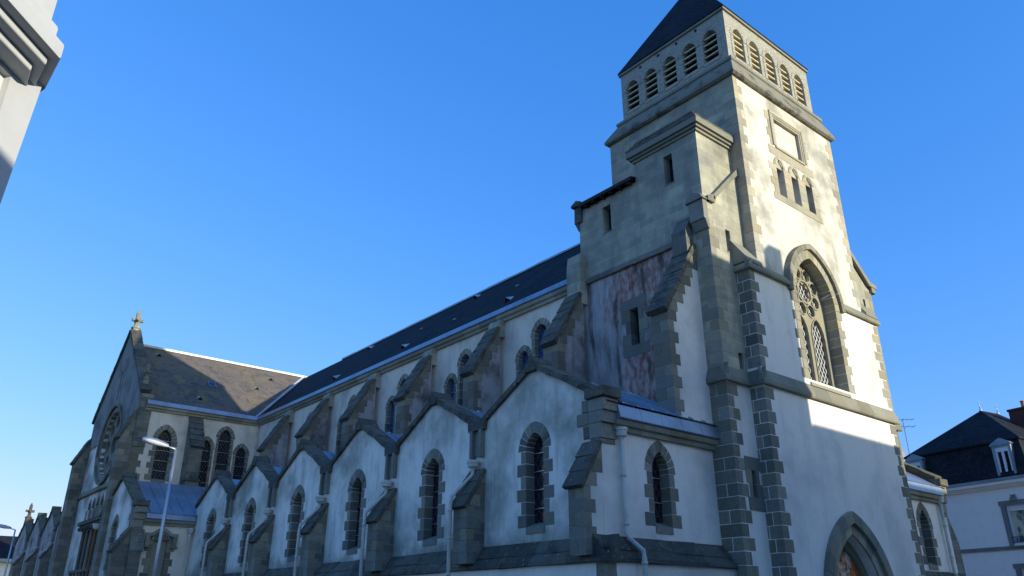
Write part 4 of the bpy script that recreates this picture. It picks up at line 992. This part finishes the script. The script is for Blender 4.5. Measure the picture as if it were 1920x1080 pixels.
lamp(9.9, 33.75, 8.0, 'tall nearer street lamp in front of the transept windows, its pole catching the sun')
lamp(10.83, 75.42, 8.0, 'far street lamp at the left edge beyond the last gables')

# ================================================================== LEFT BUILDING (near)
U = Vector((.6758, .7371, 0)); Nn = Vector((.7371, -.6758, 0)); O = Vector((-4.61, 3.84, 0))
LB = thing('corner_building', tuple(O+U*4), 'pale rendered building corner with stepped cornice at upper left edge', 'building')
def lp(s_, p_, z): return O+U*s_+Nn*p_+Vector((0, 0, z))
F_lb = FR(O, U, Nn)
mb = MB(); wall(mb, F_lb, [(-3, -.12), (7.05, -.12), (7.32, 2.5), (7.50, 5.77), (7.60, 7.35), (7.62, 7.7), (-3, 7.7)], [rect(4.2, 7.12, 3.6, 7.22)], .22)
mb.add([lp(7.05, 0, -.12), lp(6.6, -6, -.12), lp(7.2, -6, 9), lp(7.62, 0, 7.7), lp(7.50, 0, 5.77), lp(7.32, 0, 2.5)], [(0, 1, 2, 3, 4, 5)])
mb.build('wall', 'left_wall', LB)
mb = MB()
for q in (rect(4.2, 7.12, 7.10, 7.22), rect(7.0, 7.12, 3.6, 7.1), rect(4.2, 4.3, 3.6, 7.1), rect(5.6, 5.72, 3.6, 7.1)): pr(mb, F_lb, q, -.20, -.08)
wf = mb.build('window_frame', 'left_frame', LB)
mb = MB()
for q in (rect(4.3, 6.999, 7.0, 7.099), rect(6.92, 6.999, 3.6, 7.0)): pr(mb, F_lb, q, -.18, -.10)
mb.build('sash', 'blue_frame', wf); glaze(F_lb, rect(4.2, 7.12, 3.6, 7.2), -.17, 'pane_pale', wf)
def tier(z0, z1, front, ret, mat='left_wall'):
    a = [lp(-3, -.6, z0), lp(-3, front[1], z0), lp(front[0], front[1], z0), lp(ret[0], ret[1], z0), lp(ret[0]+.3, ret[1]-.5, z0)]
    return MB().prism(a, (0, 0, z1-z0))
tier(7.27, 7.36, (7.10, .23), (7.43, -.04)).build('cornice', 'left_wall', LB, bevel=.01)
tier(7.363, 7.46, (7.12, .37), (7.50, .0)).build('cornice', 'left_wall', LB, bevel=.01)
tier(7.463, 7.66, (7.15, .50), (7.69, -.02)).build('cornice', 'left_wall', LB, bevel=.015)
tier(7.663, 7.84, (7.06, .44), (7.60, -.06)).build('cornice', 'left_wall', LB, bevel=.015)
tier(7.843, 9.2, (7.12, .28), (7.55, -.1)).build('parapet', 'left_wall', LB, bevel=.01)

# ================================================================== RIGHT HOUSE
th = R_(78.8); hu = Vector((math.cos(th), math.sin(th), 0)); hn = Vector((-hu.y, hu.x, 0))   # hn towards the camera side (-X)
HO = Vector((46.4, 16.0, 0))
HS = thing('mansard_house', tuple(HO), 'cream rendered house with a steep dark mansard roof, dormers and hipped top behind the tower', 'house')
FH = FR(HO, hu, hn)
def hp(s_, q, z): return HO+hu*s_-hn*q+Vector((0, 0, z))
s0, s1, dep = -2.2, 5.0, 5.9
# wall
mb = MB(); wall(mb, FH, rect(s0, s1, -.12, 8.0), [rect(-1.62, -.55, 5.0, 6.88), rect(-1.62, -.55, 1.6, 3.8)], .2)
mb.add([hp(s0, 0, -.12), hp(s0, dep, -.12), hp(s0, dep, 8), hp(s0, 0, 8), hp(s1, 0, -.12), hp(s1, dep, -.12), hp(s1, dep, 8), hp(s1, 0, 8)], [(0, 1, 2, 3), (4, 5, 6, 7), (1, 5, 6, 2)])
mb.build('wall', 'render_house', HS)
mb = MB(); pr(mb, FH, rect(s0-.1, s1+.1, 4.72, 4.90), -.02, .06); mb.build('string_course', 'stone_house', HS)
mb = MB()
for i, (z0, z1, d) in enumerate(((7.78, 7.86, .10), (7.863, 7.95, .18), (7.953, 8.12, .28))): mb.prism([hp(s0-d, -d, z0), hp(s1+d, -d, z0), hp(s1+d, dep+d, z0), hp(s0-d, dep+d, z0)], (0, 0, z1-z0))
mb.build('cornice', 'render_house', HS)
mb = MB().prism([hp(s0-.34, -.34, 8.123), hp(s1+.34, -.34, 8.123), hp(s1+.34, dep+.34, 8.123), hp(s0-.34, dep+.34, 8.123)], (0, 0, .13)); mb.build('gutter', 'zinc', HS)
def loft(A, B, z0, z1, cap=True):
    return [hp(*a, z0) for a in A]+[hp(*b, z1) for b in B]
i_ = .32
A = [(s0-.05, -.05), (s1+.05, -.05), (s1+.05, dep+.05), (s0-.05, dep+.05)]; B = [(s0+i_, i_), (s1-i_, i_), (s1-i_, dep-i_), (s0+i_, dep-i_)]
mb = MB().add(loft(A, B, 8.25, 10.22), [(0, 1, 5, 4), (1, 2, 6, 5), (2, 3, 7, 6), (3, 0, 4, 7)]); mf = mb.build('mansard', 'slate', HS)
e = .12; B2 = [(s0+i_-e, i_-e), (s1-i_+e, i_-e), (s1-i_+e, dep-i_+e), (s0+i_-e, dep-i_+e)]
mb = MB(); v = [hp(*b, 10.18) for b in B2]+[hp(*b, 10.27) for b in B2]+[hp(1.4, 3.3, 12.75), hp(1.4, 5.0, 12.75)]
mb.add(v, [(0, 1, 2, 3), (0, 1, 5, 4), (1, 2, 6, 5), (2, 3, 7, 6), (3, 0, 4, 7), (4, 5, 8), (5, 6, 9, 8), (6, 7, 9), (7, 4, 8, 9)]); rf = mb.build('hipped_roof', 'slate', HS)
for q in (3.3, 5.0):
    c = hp(1.4, q, 12.72); MB().lathe(c, [(.09, 0), (.06, .12), (.025, .16), (.05, .22), (.02, .27), (.02, .4), (.035, .43), (.01, .5), (.004, .7)], 8).build('finial', 'zinc_pale', rf)
for sc in (-1.08, 4.02):
    F2 = FR(HO+hn*.02, hu, hn); mb = MB()
    for q in (rect(sc-.50, sc-.36, 8.27, 9.95), rect(sc+.36, sc+.50, 8.27, 9.95), rect(sc-.36, sc+.36, 9.84, 9.95)): pr(mb, F2, q, -.5, 0)
    pr(mb, F2, [(sc-.58, 9.953), (sc+.58, 9.953), (sc+.50, 10.08), (sc, 10.32), (sc-.50, 10.08)], -.9, .05)
    d_ = mb.build('dormer', 'zinc', HS)
    mb = MB()
    for q in (rect(sc-.36, sc+.36, 9.62, 9.838), rect(sc-.36, sc-.28, 8.3, 9.618), rect(sc+.28, sc+.36, 8.3, 9.618), rect(sc-.06, sc+.06, 8.38, 9.618), rect(sc-.28, sc+.28, 8.3, 8.378)): pr(mb, F2, q, -.12, -.03)
    mb.build('window_frame', 'white', d_); glaze(F2, rect(sc-.36, sc+.36, 8.3, 9.8), -.10, 'pane', d_)
def hwin(z0, z1, mat):
    a, b = -1.62, -.55; mb = MB()
    for q in (rect(a-.22, a, z0-.1, z1), rect(b, b+.22, z0-.1, z1), rect(a-.30, b+.30, z1+.003, z1+.24)): pr(mb, FH, q, -.18, .05)
    pr(mb, FH, [(-1.28, z1+.20), (-.90, z1+.20), (-.95, z1+.38), (-1.02, z1+.43), (-.94, z1+.50), (-1.24, z1+.50), (-1.16, z1+.43), (-1.23, z1+.38)], -.02, .10)
    pr(mb, FH, rect(a-.05, b+.05, z0-.16, z0-.103), -.1, .12)
    w = mb.build('window', 'stone_house', HS); mb = MB()
    for q in (rect(a, b, z1-.20, z1-.003), rect(a+.002, a+.09, z0, z1-.20), rect(b-.09, b-.002, z0, z1-.20), rect(a+.09, b-.09, z0, z0+.07), rect(a+.09, b-.09, z1-.28, z1-.203)): pr(mb, FH, q, -.17, -.08)
    mb.build('window_frame', 'white', w); glaze(FH, rect(a, b, z0, z1), -.15, mat, w)
    mb = MB()
    for zz in (z0+.06, z0+.32): mb.tube([FH(a, zz, .02), FH(b, zz, .02)], .015, 6)
    for i in range(9): u = a+.06+i*.12; mb.tube([FH(u, zz, .02), FH(u+.05, z0+.19, .06), FH(u, z0+.06, .02)], .012, 5)
    mb.build('balcony_rail', 'iron', w)
hwin(5.0, 6.88, 'curtain'); hwin(1.6, 3.8, 'curtain')
mb = MB().prism([hp(-.75, 4.0, 10.5), hp(.25, 4.0, 10.5), hp(.25, 4.6, 10.5), hp(-.75, 4.6, 10.5)], (0, 0, 2.0)); mb.prism([hp(-.80, 3.95, 12.503), hp(.30, 3.95, 12.503), hp(.30, 4.65, 12.503), hp(-.80, 4.65, 12.503)], (0, 0, .12)); chm = mb.build('chimney', 'brick', HS)
for s_ in (-.5,): MB().lathe(hp(s_, 4.3, 12.6), [(.13, 0), (.11, .1), (.10, .35), (.13, .36), (.13, .42)], 10).build('chimney_pot', 'pot', chm)
# ---- grey house behind with pots and aerial
def pxy(az_deg, dist): a = R_(az_deg); return Vector((math.cos(a)*dist, math.sin(a)*dist, 0))
bx, by = 54.3, 20.0
BH = thing('grey_house', (bx, by, 0), 'grey slate roofed house with red chimney pots and tall aerial just right of the tower', 'house')
MB().box(bx, bx+9, by+2.2, by+9.8, -.12, 9.0).build('wall', 'render_house', BH)
rb = MB().prism([(bx-.3, by+2, 9.003), (bx-.3, by+10, 9.003), (bx-.3, by+6, 11.6)], (9.6, 0, 0)).build('roof', 'slate', BH)
chb = MB().prism([(bx+.2, by+3.75, 9.5), (bx+.8, by+3.75, 9.5), (bx+.8, by+5.6, 9.5), (bx+.2, by+5.6, 9.5)], (0, 0, 2.7)).build('chimney', 'zinc', BH)
for i in range(4): MB().lathe((bx+.5, by+3.98+i*.44, 12.2), [(.15, 0), (.13, .1), (.12, .32), (.16, .34), (.16, .42)], 10).build('chimney_pot', 'pot', chb)
mb = MB(); ax, ay, az_ = bx+.9, by+3.55, 14.3
mb.tube([(ax, ay, 9.2), (ax, ay, az_)], .022, 6)
for z, n_, w_ in ((az_-.05, 5, .22), (az_-.55, 4, .3)):
    mb.tube([(ax-.5, ay+.55, z), (ax+.5, ay-.55, z)], .014, 5)
    for i in range(n_):
        t = -.8+1.6*i/(n_-1); mb.tube([(ax+t*.55-w_, ay-t*.6-w_, z), (ax+t*.55+w_, ay-t*.6+w_, z)], .014, 4)
mb.build('aerial', 'iron', BH)

# ================================================================== FAR LEFT HOUSE
FHs = thing('far_house', (2, 118, 0), 'distant house with a dark slate roof low at the left edge', 'house')
mb = MB(); mb.box(-8, 26, 118, 128, -.12, 8.0); mb.build('wall', 'render_house', FHs)
mb = MB().prism([(-8.3, 117.6, 8.003), (-8.3, 128.4, 8.003), (-8.3, 123, 11.2)], (34.6, 0, 0)); mb.build('roof', 'slate', FHs)
mb = MB().box(-8.3, 26.3, 117.3, 117.6, 7.75, 8.1); mb.build('gutter', 'zinc', FHs)
for i in range(9):
    x = -6+i*3.6; w = MB().box(x-.65, x+.65, 117.93, 118.02, 4.6, 6.8); o = w.build('window', 'stone_house', FHs)
    MB().box(x-.5, x+.5, 117.90, 117.925, 4.75, 6.65).build('pane', 'curtain', o)

# ================================================================== STREET OPPOSITE (behind the camera; casts the shade)
def street_house(x0, x1, h, label, yb=-15.0, roof=.9, chim=()):
    t = thing('street_house', ((x0+x1)/2, -6, 0), label, 'house', 'row of houses across the street')
    mb = MB().box(x0+.02, x1-.02, yb, -6, -.12, h-.25); mb.build('wall', 'render_house', t)
    mb = MB().box(x0-.0, x1+.0, yb-.2, -5.75, h-.247, h); mb.build('cornice', 'trim', t)
    mb = MB().prism([(x0, -5.9, h+.003), (x0, yb, h+.003), (x0, (yb-6)/2, h+roof)], (x1-x0, 0, 0)); mb.build('roof', 'slate', t)
    n = max(1, int((x1-x0)/2.6))
    for f in range(int(h//3.1)):
        for i in range(n):
            x = x0+(x1-x0)*(i+.5)/n; z = .9+f*3.1
            w = MB().box(x-.62, x+.62, -6.02, -5.95, z-.08, z+1.75).build('window', 'stone_house', t)
            MB().box(x-.48, x+.48, -5.947, -5.93, z, z+1.6).build('pane', 'pane', w)
    for a, b, z in chim: MB().box(a, b, -7.4, -6.2, h-.2, z).build('chimney', 'brick', t)
street_house(17.0, 27.35, 16.1, 'tall cream rendered house with a brick chimney across the street', chim=((26.6, 27.3, 17.15),))
street_house(27.37, 32.9, 11.2, 'lower cream house beside the tall one across the street', chim=())
street_house(32.92, 44, 10.5, 'long low house at the end of the street row', chim=())
street_house(-6.0, 16.98, 9.9, 'wide low house opposite the corner building', chim=())
